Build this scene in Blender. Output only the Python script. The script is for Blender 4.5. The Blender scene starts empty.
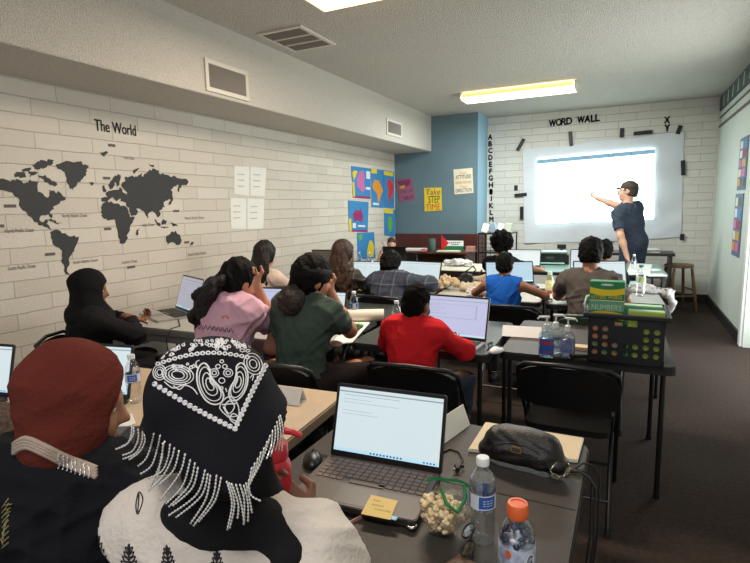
import bpy, bmesh, math, random
import numpy as np
from mathutils import Vector, Matrix, Quaternion
from mathutils.bvhtree import BVHTree
random.seed(11); RNG = np.random.default_rng(5)
COL = bpy.context.scene.collection
PI = math.pi
V = Vector
# ------------------------------------------------------------------ camera
F, YAW, PIT, ROLL, EYE = 520.802, 0.452934, 0.14185, -0.0198891, 1.54925
xR, yB, zC, xS, zS, xL, yBl, xBl = 1.144, 9.278, 3.044, -3.077, 2.465, -3.771, 8.629, -2.276
def cam_axes():
    cy, sy, cp, sp = math.cos(YAW), math.sin(YAW), math.cos(PIT), math.sin(PIT)
    f = V((-sy*cp, cy*cp, -sp)); r = V((cy, sy, 0)); u = r.cross(f)
    cr, sr = math.cos(ROLL), math.sin(ROLL)
    return r*cr+u*sr, u*cr-r*sr, f
CR, CU, CF = cam_axes()
EYEP = V((0, 0, EYE))
def ray(u, v): return CF+CR*((u-375)/F)-CU*((v-281.5)/F)
def onz(u, v, z): d = ray(u, v); return EYEP+d*((z-EYE)/d.z)
def onx(u, v, x): d = ray(u, v); return EYEP+d*(x/d.x)
def ony(u, v, y): d = ray(u, v); return EYEP+d*(y/d.y)
cd = bpy.data.cameras.new('camera'); cam = bpy.data.objects.new('camera', cd); COL.objects.link(cam)
cam.matrix_world = Matrix(((CR.x, CU.x, -CF.x, 0), (CR.y, CU.y, -CF.y, 0), (CR.z, CU.z, -CF.z, EYE), (0, 0, 0, 1)))
cd.sensor_width = 36; cd.lens = F/750*36; cd.clip_start = .02
bpy.context.scene.camera = cam
# ------------------------------------------------------------------ materials
def lin(c):
    o = []
    for x in c[:3]:
        x /= 255.0
        o.append(x/12.92 if x <= .04045 else ((x+.055)/1.055)**2.4)
    return (*o, 1)
MATS = {}
class NT:
    def __init__(s, name):
        s.m = bpy.data.materials.new(name); s.m.use_nodes = True
        s.t = s.m.node_tree; s.n = s.t.nodes; s.b = s.n['Principled BSDF']
    def add(s, t, **kw):
        n = s.n.new(t)
        for k, v in kw.items():
            if k in n.inputs.keys(): n.inputs[k].default_value = v
            else: setattr(n, k, v)
        return n
    def l(s, a, b): s.t.links.new(a, b)
def mat(name, col, rough=.6, var=0, vscale=20, bump=0, bscale=60, metal=0, spec=.5, emit=None, estr=1, stretch=None, col2=None, sheen=0):
    """plain procedural surface: colour with noise variation and bump"""
    if name in MATS: return MATS[name]
    k = NT(name); b = k.b
    b.inputs['Base Color'].default_value = lin(col)
    b.inputs['Roughness'].default_value = rough; b.inputs['Metallic'].default_value = metal
    b.inputs['Specular IOR Level'].default_value = spec
    if sheen: b.inputs['Sheen Weight'].default_value = sheen
    if emit is not None:
        b.inputs['Emission Color'].default_value = lin(emit); b.inputs['Emission Strength'].default_value = estr
    if var or bump or col2:
        tc = k.add('ShaderNodeTexCoord'); src = tc.outputs['Object']
        if stretch:
            mp = k.add('ShaderNodeMapping'); mp.inputs['Scale'].default_value = stretch
            k.l(src, mp.inputs['Vector']); src = mp.outputs['Vector']
    if var or col2:
        nz = k.add('ShaderNodeTexNoise', Scale=vscale, Detail=4.0); k.l(src, nz.inputs['Vector'])
        mx = k.add('ShaderNodeMix', data_type='RGBA')
        c1 = lin(col) if col2 is None else lin(col)
        c2 = lin(col2) if col2 else tuple(min(1, x*(1+var)) for x in lin(col)[:3])+(1,)
        c0 = lin(col) if col2 else tuple(x*(1-var) for x in lin(col)[:3])+(1,)
        mx.inputs['A'].default_value = c0; mx.inputs['B'].default_value = c2
        rp = k.add('ShaderNodeMapRange'); rp.inputs['From Min'].default_value = .35; rp.inputs['From Max'].default_value = .65
        k.l(nz.outputs['Fac'], rp.inputs['Value']); k.l(rp.outputs['Result'], mx.inputs['Factor'])
        k.l(mx.outputs['Result'], b.inputs['Base Color'])
    if bump:
        n2 = k.add('ShaderNodeTexNoise', Scale=bscale, Detail=3.0); k.l(src, n2.inputs['Vector'])
        bp = k.add('ShaderNodeBump', Strength=bump, Distance=.01); k.l(n2.outputs['Fac'], bp.inputs['Height'])
        k.l(bp.outputs['Normal'], b.inputs['Normal'])
    MATS[name] = k.m; return k.m
def mat_clear(name, tint=(235, 240, 242), gloss=.06):
    """thin clear plastic: fresnel mix of see-through and gloss"""
    if name in MATS: return MATS[name]
    k = NT(name); k.n.remove(k.b); out = k.n['Material Output']
    tr = k.add('ShaderNodeBsdfTransparent'); tr.inputs['Color'].default_value = lin(tint)
    gl = k.add('ShaderNodeBsdfGlossy'); gl.inputs['Roughness'].default_value = gloss; gl.inputs['Color'].default_value = (.9, .92, .95, 1)
    lw = k.add('ShaderNodeLayerWeight', Blend=.35); mr = k.add('ShaderNodeMapRange')
    mr.inputs['To Min'].default_value = .05; mr.inputs['To Max'].default_value = .6
    mx = k.add('ShaderNodeMixShader')
    k.l(lw.outputs['Facing'], mr.inputs['Value']); k.l(mr.outputs['Result'], mx.inputs[0])
    k.l(tr.outputs[0], mx.inputs[1]); k.l(gl.outputs[0], mx.inputs[2]); k.l(mx.outputs[0], out.inputs['Surface'])
    MATS[name] = k.m; return k.m
def mat_brick(name, axis, col, col2, mort, zoff, yoff=0):
    k = NT(name); b = k.b
    tc = k.add('ShaderNodeTexCoord'); sp = k.add('ShaderNodeSeparateXYZ'); cb = k.add('ShaderNodeCombineXYZ')
    k.l(tc.outputs['Object'], sp.inputs[0])
    a1 = k.add('ShaderNodeMath', operation='ADD'); a1.inputs[1].default_value = yoff
    a2 = k.add('ShaderNodeMath', operation='ADD'); a2.inputs[1].default_value = -zoff+.114*60
    k.l(sp.outputs[axis], a1.inputs[0]); k.l(sp.outputs['Z'], a2.inputs[0])
    k.l(a1.outputs[0], cb.inputs[0]); k.l(a2.outputs[0], cb.inputs[1])
    nw = k.add('ShaderNodeTexNoise', Scale=9.0, Detail=2.0); k.l(tc.outputs['Object'], nw.inputs['Vector'])
    vm = k.add('ShaderNodeVectorMath', operation='SCALE'); vm.inputs['Scale'].default_value = .012
    k.l(nw.outputs['Color'], vm.inputs[0])
    va = k.add('ShaderNodeVectorMath', operation='ADD'); k.l(cb.outputs[0], va.inputs[0]); k.l(vm.outputs[0], va.inputs[1])
    br = k.add('ShaderNodeTexBrick', offset=.43, squash=1.0, offset_frequency=2)
    br.inputs['Scale'].default_value = 1; br.inputs['Brick Width'].default_value = .44; br.inputs['Row Height'].default_value = .114
    br.inputs['Mortar Size'].default_value = .0035; br.inputs['Mortar Smooth'].default_value = .35; br.inputs['Bias'].default_value = 0
    br.inputs['Color1'].default_value = lin(col); br.inputs['Color2'].default_value = lin(col2); br.inputs['Mortar'].default_value = lin(mort)
    k.l(va.outputs[0], br.inputs['Vector']); k.l(br.outputs['Color'], b.inputs['Base Color'])
    b.inputs['Roughness'].default_value = .55
    n1 = k.add('ShaderNodeTexNoise', Scale=70.0, Detail=5.0); k.l(tc.outputs['Object'], n1.inputs['Vector'])
    b1 = k.add('ShaderNodeBump', Strength=.5, Distance=.007); k.l(n1.outputs['Fac'], b1.inputs['Height'])
    b2 = k.add('ShaderNodeBump', Strength=.8, Distance=.006, invert=True); k.l(br.outputs['Fac'], b2.inputs['Height'])
    k.l(b1.outputs['Normal'], b2.inputs['Normal']); k.l(b2.outputs['Normal'], b.inputs['Normal'])
    return k.m
def mat_popcorn(name, col, strength=.9, scale=38, glint=0):
    k = NT(name); b = k.b; b.inputs['Roughness'].default_value = .75
    tc = k.add('ShaderNodeTexCoord')
    v = k.add('ShaderNodeTexVoronoi', Scale=scale); k.l(tc.outputs['Object'], v.inputs['Vector'])
    n = k.add('ShaderNodeTexNoise', Scale=scale*1.6, Detail=4.0); k.l(tc.outputs['Object'], n.inputs['Vector'])
    ad = k.add('ShaderNodeMath', operation='SUBTRACT'); k.l(n.outputs['Fac'], ad.inputs[0]); k.l(v.outputs['Distance'], ad.inputs[1])
    bp = k.add('ShaderNodeBump', Strength=strength, Distance=.02); k.l(ad.outputs[0], bp.inputs['Height']); k.l(bp.outputs['Normal'], b.inputs['Normal'])
    mx = k.add('ShaderNodeMix', data_type='RGBA'); c = lin(col)
    mx.inputs['A'].default_value = tuple(x*.86 for x in c[:3])+(1,); mx.inputs['B'].default_value = tuple(min(1, x*1.1) for x in c[:3])+(1,)
    mr = k.add('ShaderNodeMapRange'); mr.inputs['From Min'].default_value = -.25; mr.inputs['From Max'].default_value = .35
    k.l(ad.outputs[0], mr.inputs['Value']); k.l(mr.outputs['Result'], mx.inputs['Factor']); k.l(mx.outputs['Result'], b.inputs['Base Color'])
    return k.m
# ------------------------------------------------------------------ object helpers
def tag(o, label=None, cat=None, group=None, kind=None):
    if label: o['label'] = label
    if cat: o['category'] = cat
    if group: o['group'] = group
    if kind: o['kind'] = kind
    return o
def thing(name, label, cat, loc=(0, 0, 0), rotz=0, group=None):
    o = bpy.data.objects.new(name, None); COL.objects.link(o)
    o.location = loc; o.rotation_euler = (0, 0, rotz); o.empty_display_size = .05
    return tag(o, label, cat, group)
def link_mesh(name, me, mats, parent=None, smooth=True):
    for m in (mats if isinstance(mats, (list, tuple)) else [mats]): me.materials.append(m)
    if smooth: me.polygons.foreach_set('use_smooth', [True]*len(me.polygons))
    o = bpy.data.objects.new(name, me); COL.objects.link(o)
    if parent: o.parent = parent
    return o
def dup(root, loc=None, rotz=None, label=None, group=None):
    def cp(o, par):
        c = o.copy(); COL.objects.link(c)
        if par: c.parent = par
        for ch in [x for x in bpy.data.objects if x.parent == o]: cp(ch, c)
        return c
    r = cp(root, None)
    if loc is not None: r.location = loc
    if rotz is not None: r.rotation_euler = (0, 0, rotz)
    if label: r['label'] = label
    if group: r['group'] = group
    return r
class MB:
    """collects shapes; build() links them as one mesh object"""
    def __init__(s): s.bm = bmesh.new(); s.mi = 0
    def _mark(s, fs):
        for f in fs: f.material_index = s.mi
    def box(s, c, size, rot=None, bevel=0, seg=2):
        r = bmesh.ops.create_cube(s.bm, size=1); vs = r['verts']
        for v in vs: v.co = V((v.co.x*size[0], v.co.y*size[1], v.co.z*size[2]))
        fs = list({f for v in vs for f in v.link_faces}); s._mark(fs)
        if bevel:
            es = list({e for v in vs for e in v.link_edges})
            rr = bmesh.ops.bevel(s.bm, geom=es, offset=bevel, segments=seg, affect='EDGES', profile=.5)
            s._mark(rr['faces']); vs = list({v for f in rr['faces'] for v in f.verts} | {v for v in vs if v.is_valid})
        M = rot.to_4x4() if rot is not None else Matrix()
        for v in vs: v.co = (M @ v.co)+V(c)
        return s
    def poly(s, pts, d):
        """closed outline extruded along vector d"""
        d = V(d); a = [s.bm.verts.new(p) for p in pts]; b = [s.bm.verts.new(V(p)+d) for p in pts]
        n = len(pts); fs = []
        for i in range(n): fs.append(s.bm.faces.new((a[i], a[(i+1) % n], b[(i+1) % n], b[i])))
        fs.append(s.bm.faces.new(a[::-1])); fs.append(s.bm.faces.new(b)); s._mark(fs); return s
    def face(s, pts):
        f = s.bm.faces.new([s.bm.verts.new(p) for p in pts]); f.material_index = s.mi; return s
    def tube(s, path, r, n=8, caps=True, closed=False):
        path = [V(p) for p in path]; m = len(path)
        rr = r if isinstance(r, (list, tuple)) else [r]*m
        rings = []; t0 = (path[1]-path[0]).normalized(); up = V((0, 0, 1)) if abs(t0.z) < .9 else V((1, 0, 0))
        nn = t0.cross(up).normalized()
        for i, p in enumerate(path):
            if closed: t = path[(i+1) % m]-path[i-1]
            else: t = path[min(i+1, m-1)]-path[max(i-1, 0)]
            t.normalize(); nn = (nn-t*nn.dot(t))
            if nn.length < 1e-6: nn = t.orthogonal()
            nn.normalize(); b = t.cross(nn)
            rings.append([s.bm.verts.new(p+(nn*math.cos(2*PI*j/n)+b*math.sin(2*PI*j/n))*rr[i]) for j in range(n)])
        fs = []
        for i in range(m if closed else m-1):
            A, B = rings[i], rings[(i+1) % m]
            for j in range(n): fs.append(s.bm.faces.new((A[j], A[(j+1) % n], B[(j+1) % n], B[j])))
        if caps and not closed: fs += [s.bm.faces.new(rings[0][::-1]), s.bm.faces.new(rings[-1])]
        s._mark(fs); return s
    def lathe(s, prof, c=(0, 0, 0), n=24, M=None):
        """profile of (radius, height) turned about z"""
        c = V(c); rings = []
        for r, z in prof:
            ring = []
            for j in range(n):
                p = V((r*math.cos(2*PI*j/n), r*math.sin(2*PI*j/n), z))
                if M is not None: p = M @ p
                ring.append(s.bm.verts.new(p+c))
            rings.append(ring)
        fs = []
        for A, B in zip(rings, rings[1:]):
            for j in range(n): fs.append(s.bm.faces.new((A[j], A[(j+1) % n], B[(j+1) % n], B[j])))
        if prof[0][0] > 1e-5: fs.append(s.bm.faces.new(rings[0][::-1]))
        if prof[-1][0] > 1e-5: fs.append(s.bm.faces.new(rings[-1]))
        s._mark(fs); return s
    def ball(s, c, r, sub=2, M=None):
        q = bmesh.ops.create_icosphere(s.bm, subdivisions=sub, radius=1); r = (r, r, r) if not hasattr(r, '__len__') else r
        for v in q['verts']:
            p = V((v.co.x*r[0], v.co.y*r[1], v.co.z*r[2])); v.co = ((M @ p) if M is not None else p)+V(c)
        s._mark({f for v in q['verts'] for f in v.link_faces}); return s
    def mesh(s, me, M):
        vs = [s.bm.verts.new(M @ v.co) for v in me.vertices]
        for p in me.polygons:
            try: s.bm.faces.new([vs[i] for i in p.vertices]).material_index = s.mi
            except ValueError: pass
        return s
    def grid(s, pts):
        g = [[s.bm.verts.new(p) for p in row] for row in pts]; fs = []
        for A, B in zip(g, g[1:]):
            for j in range(len(A)-1): fs.append(s.bm.faces.new((A[j], A[j+1], B[j+1], B[j])))
        s._mark(fs); return s
    def build(s, name, mats, parent=None, smooth=False, angle=None):
        bmesh.ops.recalc_face_normals(s.bm, faces=s.bm.faces[:])
        me = bpy.data.meshes.new(name); s.bm.to_mesh(me); s.bm.free()
        o = link_mesh(name, me, mats, parent, smooth)
        if angle is not None:
            me.polygons.foreach_set('use_smooth', [True]*len(me.polygons)); me.set_sharp_from_angle(angle=math.radians(angle))
        return o
def rotm(x=0, y=0, z=0): return (Matrix.Rotation(z, 3, 'Z') @ Matrix.Rotation(y, 3, 'Y') @ Matrix.Rotation(x, 3, 'X'))
def frame(o, ex, ey):
    """4x4 with the given x and y axes"""
    ex = V(ex).normalized(); ey = V(ey); ey = (ey-ex*ey.dot(ex)).normalized(); ez = ex.cross(ey)
    return Matrix(((ex.x, ey.x, ez.x, o[0]), (ex.y, ey.y, ez.y, o[1]), (ex.z, ey.z, ez.z, o[2]), (0, 0, 0, 1)))
TXT = {}
def text_mesh(s):
    if s in TXT: return TXT[s]
    cu = bpy.data.curves.new('t', 'FONT'); cu.body = s; cu.size = 1; cu.align_x = 'LEFT'; cu.resolution_u = 3
    o = bpy.data.objects.new('t', cu); COL.objects.link(o); bpy.context.view_layer.update()
    me = bpy.data.meshes.new_from_object(o.evaluated_get(bpy.context.evaluated_depsgraph_get()))
    bpy.data.objects.remove(o); bpy.data.curves.remove(cu)
    xs = [v.co.x for v in me.vertices]; ys = [v.co.y for v in me.vertices]
    TXT[s] = (me, min(xs), max(xs), min(ys), max(ys)); return TXT[s]
def put_text(mb, s, M, x, y, w=None, h=None, shear=0):
    """writes s in the plane of frame M, its box starting at x, y, width w and height h"""
    me, x0, x1, y0, y1 = text_mesh(s)
    sx = w/(x1-x0) if w else None; sy = h/(y1-y0) if h else None
    sx = sx or sy; sy = sy or sx
    T = Matrix.Translation((x, y, 0)) @ Matrix(((sx, shear*sy, 0, 0), (0, sy, 0, 0), (0, 0, 1, 0), (0, 0, 0, 1))) @ Matrix.Translation((-x0, -y0, 0))
    mb.mesh(me, M @ T)
# ================================================================== the room
def struct(name, mb, m, smooth=False, label=None):
    o = mb.build(name, m, None, smooth); o['kind'] = 'structure'
    if label: o['label'] = label
    return o
M_brickL = mat_brick('brick_left', 'Y', (216, 208, 196), (206, 197, 184), (186, 177, 165), zS, .1)
M_brickB = mat_brick('brick_back', 'X', (220, 217, 210), (211, 208, 200), (192, 188, 180), zC, .2)
M_ceil = mat_popcorn('ceiling_popcorn', (206, 201, 192), .55, 85)
M_soff = mat_popcorn('soffit_popcorn', (208, 201, 191), .5, 110)
M_floor = mat('dark_brown_carpet', (62, 52, 47), .95, .16, 45, .6, 260, spec=.15)
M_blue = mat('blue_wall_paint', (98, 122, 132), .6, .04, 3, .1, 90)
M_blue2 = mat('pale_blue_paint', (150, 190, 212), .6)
M_ltgrey = mat('right_wall_paint', (206, 214, 206), .6, .03, 2, .12, 120)
M_mar = mat('maroon_panel', (84, 36, 32), .5, .12, 6)
M_dark = mat('black_rubber', (26, 25, 26), .6)
M_white = mat('white_paint', (232, 234, 236), .5)
Y0 = -1.2
b = MB(); b.box(((xL+3.2)/2, (Y0+yB)/2, -.05), (3.2-xL+.4, yB-Y0+.4, .1)); struct('floor', b, M_floor)
b = MB(); b.box(((xL+3.2)/2, (Y0+yB)/2, zC+.05), (3.2-xL+.4, yB-Y0+.4, .1)); struct('ceiling', b, M_ceil)
b = MB(); b.box((xL-.1, (Y0+yB)/2, zC/2), (.2, yB-Y0+.4, zC+.1)); struct('wall_left', b, M_brickL)
b = MB(); b.box(((xL+xR)/2, yB+.1, zC/2), (xR-xL+.4, .2, zC+.1)); struct('wall_back', b, M_brickB)
# the right wall ends at a white door frame; beyond it the opening, then wall again near the camera
YD0, YD1 = 4.35, 6.62
b = MB(); b.box((xR+.1, (YD1+yB)/2, zC/2), (.2, yB-YD1+.2, zC+.1))
b.box((xR+.1, (YD0+YD1)/2, (2.62+zC)/2+.02), (.2, YD1-YD0+.02, zC-2.62+.06))
struct('wall_right', b, M_ltgrey)
b = MB(); b.box((xR+.1, (Y0+YD0)/2, zC/2), (.2, YD0-Y0, zC+.1)); struct('wall_right_near', b, M_ltgrey)
b = MB()
b.box((xR+.09, YD1-.04, 1.31), (.24, .09, 2.62), bevel=.008); b.box((xR+.09, YD0+.04, 1.31), (.24, .09, 2.62), bevel=.008)
b.box((xR+.09, (YD0+YD1)/2, 2.6), (.24, YD1-YD0, .09), bevel=.008)
struct('door_1', b, M_white, label='white frame of the open doorway in the right wall')
# lowered soffit along the left wall
b = MB(); b.box(((xL+xS)/2, (Y0+yBl)/2, (zS+zC)/2+.01), (xS-xL, yBl-Y0, zC-zS+.02), bevel=.012, seg=2); struct('trim_1', b, M_soff, label='textured soffit along the left wall')
# blue pillar box with maroon lower part
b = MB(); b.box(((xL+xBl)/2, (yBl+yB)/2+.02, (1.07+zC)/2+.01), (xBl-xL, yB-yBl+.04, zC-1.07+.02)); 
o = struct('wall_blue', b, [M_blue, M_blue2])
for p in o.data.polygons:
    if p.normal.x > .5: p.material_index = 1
b = MB(); b.box(((xL+xBl)/2, (yBl+yB)/2+.02, .535), (xBl-xL+.012, yB-yBl+.06, 1.07)); struct('wall_blue_base', b, M_mar)
# baseboards
b = MB(); b.box(((xBl+xR)/2, yB-.012, .06), (xR-xBl, .024, .13), bevel=.004); struct('baseboard_back', b, M_dark)
b = MB(); b.box((xR-.012, (YD1+yB)/2, .06), (.024, yB-YD1, .13), bevel=.004); struct('baseboard_right', b, M_dark)
# painted joint band and dark border high on the right wall
b = MB(); b.box((xR-.01, (YD1+yB)/2-.3, 2.93), (.02, yB-YD1+.6, .2)); struct('trim_2', b, mat('dark_border', (70, 82, 80), .6, .8, 7, stretch=(1, 6, 1)), label='dark patterned border under the ceiling on the right wall')
b = MB(); b.box((xR-.008, (YD1+yB)/2-.3, 2.74), (.016, yB-YD1+.6, .018)); b.box((xR-.008, (YD1+yB)/2-.3, 2.615), (.016, yB-YD1+.6, .03)); struct('trim_3', b, mat('brown_strip', (110, 92, 84), .6, .5, 30), label='thin brown strips below the border on the right wall')
b = MB()
for k in range(9): b.box((xR-.021, yB-.35-.36*k, 2.93), (.004, .05, .15))
struct('trim_4', b, mat('border_pale', (190, 200, 180), .6), label='pale marks along the border on the right wall')

# ---------------------------------------------------------------- ceiling fittings
M_fixt = mat('fixture_white', (216, 208, 196), .5)
def ceiling_light(name, label, x0, x1, y, wid, glow, es):
    t = thing(name, label, 'ceiling light', ((x0+x1)/2, y, zC))
    L = x1-x0; w = wid/2
    b = MB(); b.box((0, 0, -.012), (L, wid*.6, .024), bevel=.004); b.build('mount', M_fixt, t)
    for s in (-1, 1):
        b = MB(); b.poly([(s*L/2, -w*.85, -.02), (s*L/2, -w, -.075), (s*L/2, -w*.8, -.1), (s*L/2, w*.8, -.1), (s*L/2, w, -.075), (s*L/2, w*.85, -.02)], (s*.02, 0, 0)); b.build('end_cap', M_fixt, t)
    b = MB(); prof = [(-w*.85, -.02), (-w, -.075), (-w*.8, -.1), (w*.8, -.1), (w, -.075), (w*.85, -.02)]
    b.poly([(-L/2, y_, z_) for y_, z_ in prof], (L, 0, 0)); b.build('diffuser', glow, t)
    b = MB(); b.poly([(-L/2+.01, -w*.87, -.022), (L/2-.01, -w*.87, -.022), (L/2-.01, -w*1.0, -.072), (-L/2+.01, -w*1.0, -.072)], (0, -.003, 0)); b.build('side_lens', mat('side_lens', (240, 214, 150), .4, emit=(250, 214, 130), estr=.85), t)
    return t
glow1 = mat('diffuser_cool', (255, 250, 235), .4, emit=(255, 244, 214), estr=3.2)
glow2 = mat('diffuser_warm', (255, 232, 180), .4, emit=(255, 218, 150), estr=3)
def fx(y):  # far fixture ends seen in the photo lie on this line
    return ony(464, 97, y).x
ceiling_light('ceiling_light', 'long fluorescent ceiling light in front of the WORD WALL letters', -2.09, -.67, 7.2, .36, glow1, 1)
ceiling_light('ceiling_light', 'warm ceiling light cut by the top edge above the map wall', -2.03, -.83, 3.3, .34, glow2, 1)
M_void = mat('duct_dark', (34, 32, 30), .8)
def vent(label, M, w, h, n, vertical, kind='air_vent'):
    """louvred grille in the plane of M (x along, y up, z out)"""
    t = bpy.data.objects.new(kind, None); COL.objects.link(t); t.matrix_world = M; t.empty_display_size = .05
    tag(t, label, 'air vent', 'air vents')
    fr = .035
    b = MB(); b.box((0, h/2-fr/2, .008), (w, fr, .016), bevel=.003); b.box((0, -h/2+fr/2, .008), (w, fr, .016), bevel=.003)
    b.box((-w/2+fr/2, 0, .008), (fr, h-2*fr+.002, .015), bevel=.003); b.box((w/2-fr/2, 0, .008), (fr, h-2*fr+.002, .015), bevel=.003); b.build('frame', M_fixt, t)
    b = MB(); b.box((0, 0, .001), (w-fr, h-fr, .002)); b.build('backing', M_void, t)
    b = MB()
    for i in range(n):
        k = (i+.5)/n
        if vertical: b.box((-w/2+fr+(w-2*fr)*k, 0, .008), (.004, h-2*fr, .014), rotm(y=.6))
        else: b.box((0, -h/2+fr+(h-2*fr)*k, .008), (w-2*fr, .004, .016), rotm(x=.7))
    b.build('louvres', mat('louvre_grey', (150, 145, 138), .5) if vertical else mat('louvre_dark', (70, 68, 66), .5), t)
    return t, fr
vent('air vent on the soffit above the World map', frame((xS, 3.57, 2.62), (0, 1, 0), (0, 0, 1)), .52, .25, 22, True)
vent('small air vent on the soffit near the blue wall', frame((xS, 7.04, 2.655), (0, 1, 0), (0, 0, 1)), .54, .22, 20, True)
t, fr = vent('square air return grille in the ceiling', frame((-2.72, 4.11, zC), (0, 1, 0), (1, 0, 0)), .58, .46, 30, True)
b = MB()
for k in (-.085, .085): b.box((k, 0, .01), (.022, .40, .018), bevel=.003)
b.build('bar', M_fixt, t)

# ---------------------------------------------------------------- screen sheet, projection, tape
M_sheet = mat('white_sheet', (214, 219, 226), .6, .04, 3)
Yw = yB-.002
def wb(u, v, off=.0): return ony(u, v, yB-off)
c = [wb(523, 150), wb(684, 132), wb(681, 237), wb(525, 243)]
N, Mm = 48, 32; rows = []
for j in range(Mm+1):
    row = []; tv = j/Mm
    for i in range(N+1):
        tu = i/N; p = (c[0]*(1-tu)+c[1]*tu)*(1-tv)+(c[3]*(1-tu)+c[2]*tu)*tv
        sag = .012+.010*math.sin(9*tu+3*tv)*tv+.014*max(0, tv-.72)*math.sin(14*tu+1)*3+.008*math.sin(22*tu*tv+2)
        p.y = yB-.006-max(0, sag); p.z += -.02*math.sin(PI*tu)*tv*tv+.012*math.sin(PI*5*tu)*(1-tv)**6
        row.append(p)
    rows.append(row)
b = MB(); b.grid(rows); sheet = b.build('projection_sheet', M_sheet, None, True); tag(sheet, 'white sheet taped to the back brick wall as a screen', 'projection screen')
M_proj = mat('projected_light', (240, 245, 250), .7, emit=(226, 255, 248), estr=2.4)
M_projb = mat('projected_bar', (60, 80, 95), .7, emit=(150, 196, 222), estr=.7)
M_projt = mat('projected_line', (60, 70, 80), .7, emit=(150, 185, 205), estr=.6)
q = [wb(537, 159, .045), wb(655, 148, .045), wb(654, 219, .045), wb(537, 224, .045)]
def pj(s, t, o=.045):
    p = (q[0]*(1-s)+q[1]*s)*(1-t)+(q[3]*(1-s)+q[2]*s)*t; p.y = yB-o; return p
pr = thing('projected_page', 'bright projected computer page on the white sheet', 'projection', tuple(pj(.5, 1)))
off = V(pj(.5, 1))
def pq(b, s0, t0, s1, t1, o): b.face([pj(s0, t0, o)-off, pj(s1, t0, o)-off, pj(s1, t1, o)-off, pj(s0, t1, o)-off])
b = MB(); pq(b, 0, 0, 1, 1, .045); b.build('page', M_proj, pr)
b = MB(); pq(b, 0, .015, 1, .075, .047); b.build('menu_bar', M_projb, pr)
b = MB()
for s in (.03, .1, .16, .41, .44, .62, .66, .8, .93): pq(b, s, .03, s+.02, .055, .049)
for s in (.06, .12, .26, .31, .45, .52, .58, .7, .8, .9): pq(b, s, .955, s+.012, .975, .049)
b.build('icons', M_projt, pr)
M_tape = mat('black_tape', (20, 20, 22), .45)
tapes = [((521, 145), 12, 60, .17, 'slanting at the top left corner of the sheet'), ((571, 139), 15, 96, .18, 'upright above the left half of the screen'),
         ((622, 133), 8, 90, .11, 'short and upright above the middle of the screen'), ((643, 133), 14, 2, .2, 'lying flat above the right half of the screen'),
         ((679, 130), 7, 75, .1, 'at the top right corner of the sheet, beside the letter Y'), ((683, 168), 11, 95, .17, 'upright on the right edge of the sheet'),
         ((682, 237), 6, 90, .075, 'small square at the bottom right corner of the sheet'), ((521, 195), 11, 4, .16, 'lying flat on the left edge of the sheet'),
         ((522, 213), 11, 90, .17, 'upright at the lower left edge of the sheet'), ((516, 188), 5, 90, .07, 'small square left of the sheet beside the alphabet column')]
for (uv, _, a, L, lab) in tapes:
    p = wb(*uv); a = math.radians(a)
    b = MB(); b.box((0, 0, 0), (L*1.3, .004, .058)); o = b.build('tape_strip', M_tape)
    o.location = (p.x, yB-.055 if L > 0 else 0, p.z); o.location.y = yB-(.006 if 'left of the sheet' in lab else .034); o.rotation_euler = (0, -a, 0)
    tag(o, 'black tape strip '+lab, 'tape', 'tape strips holding the sheet')
# ---------------------------------------------------------------- black cut-out letters
M_let = mat('black_card', (22, 22, 24), .6)
def letter(ch, u, v, hpx, lab, tilt=0, m=None):
    p = wb(u, v); h = hpx*.0151
    me, x0, x1, y0, y1 = text_mesh(ch); w = (x1-x0)/(y1-y0)*h if ch != 'I' else .05
    w = min(w, h*(.98 if ch == 'W' else .78))
    b = MB(); put_text(b, ch, frame((0, 0, 0), (1, 0, 0), (0, 0, 1)), -w/2, -h/2, w, h)
    # thicken the strokes so they read as card
    for k in ((.006, 0), (-.006, 0), (0, .006), (0, -.006)):
        put_text(b, ch, frame((k[0], -.001, k[1]), (1, 0, 0), (0, 0, 1)), -w/2, -h/2, w, h)
    o = b.build('wall_letter', m or M_let); o.location = (p.x, yB-.008, p.z); o.rotation_euler = (0, tilt, 0)
    tag(o, lab, 'letter', 'cut-out letters on the back wall')
def wl(word, pts, nm):
    for ch, (u, v, l) in zip(word, pts): letter(ch, u, v, 7, l, random.uniform(-.12, .12))
wl('WORD', [(552.5, 123.2, 'black cut-out letter W that begins WORD above the screen'), (558.8, 122.3, 'black cut-out letter O in WORD above the screen'), (564, 121.7, 'black cut-out letter R in WORD above the screen'), (569.3, 121, 'black cut-out letter D ending WORD above the screen')], 0)
wl('WALL', [(581, 119.8, 'black cut-out letter W that begins WALL above the screen'), (587.5, 119, 'black cut-out letter A in WALL above the screen'), (593.2, 118.4, 'first black cut-out letter L in WALL, right after its A'), (597.6, 117.8, 'last black cut-out letter L in WALL above the screen')], 0)
for i, ch in enumerate('ABCDEFGHIJKLMN'):
    letter(ch, 490.3+.1*i, 137+i*6.85, 5.6, 'black cut-out letter %s in the alphabet column beside the blue pillar' % ch)
letter('X', 667, 120, 6.2, 'black cut-out letter X at the top right of the sheet')
letter('Y', 667.2, 128, 6.2, 'black cut-out letter Y below the X at the top right')
letter('Z', 667.4, 137, 6, 'pale letter Z showing faintly through the sheet below the Y', 0, mat('ghost_letter', (182, 186, 190), .7))

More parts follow.
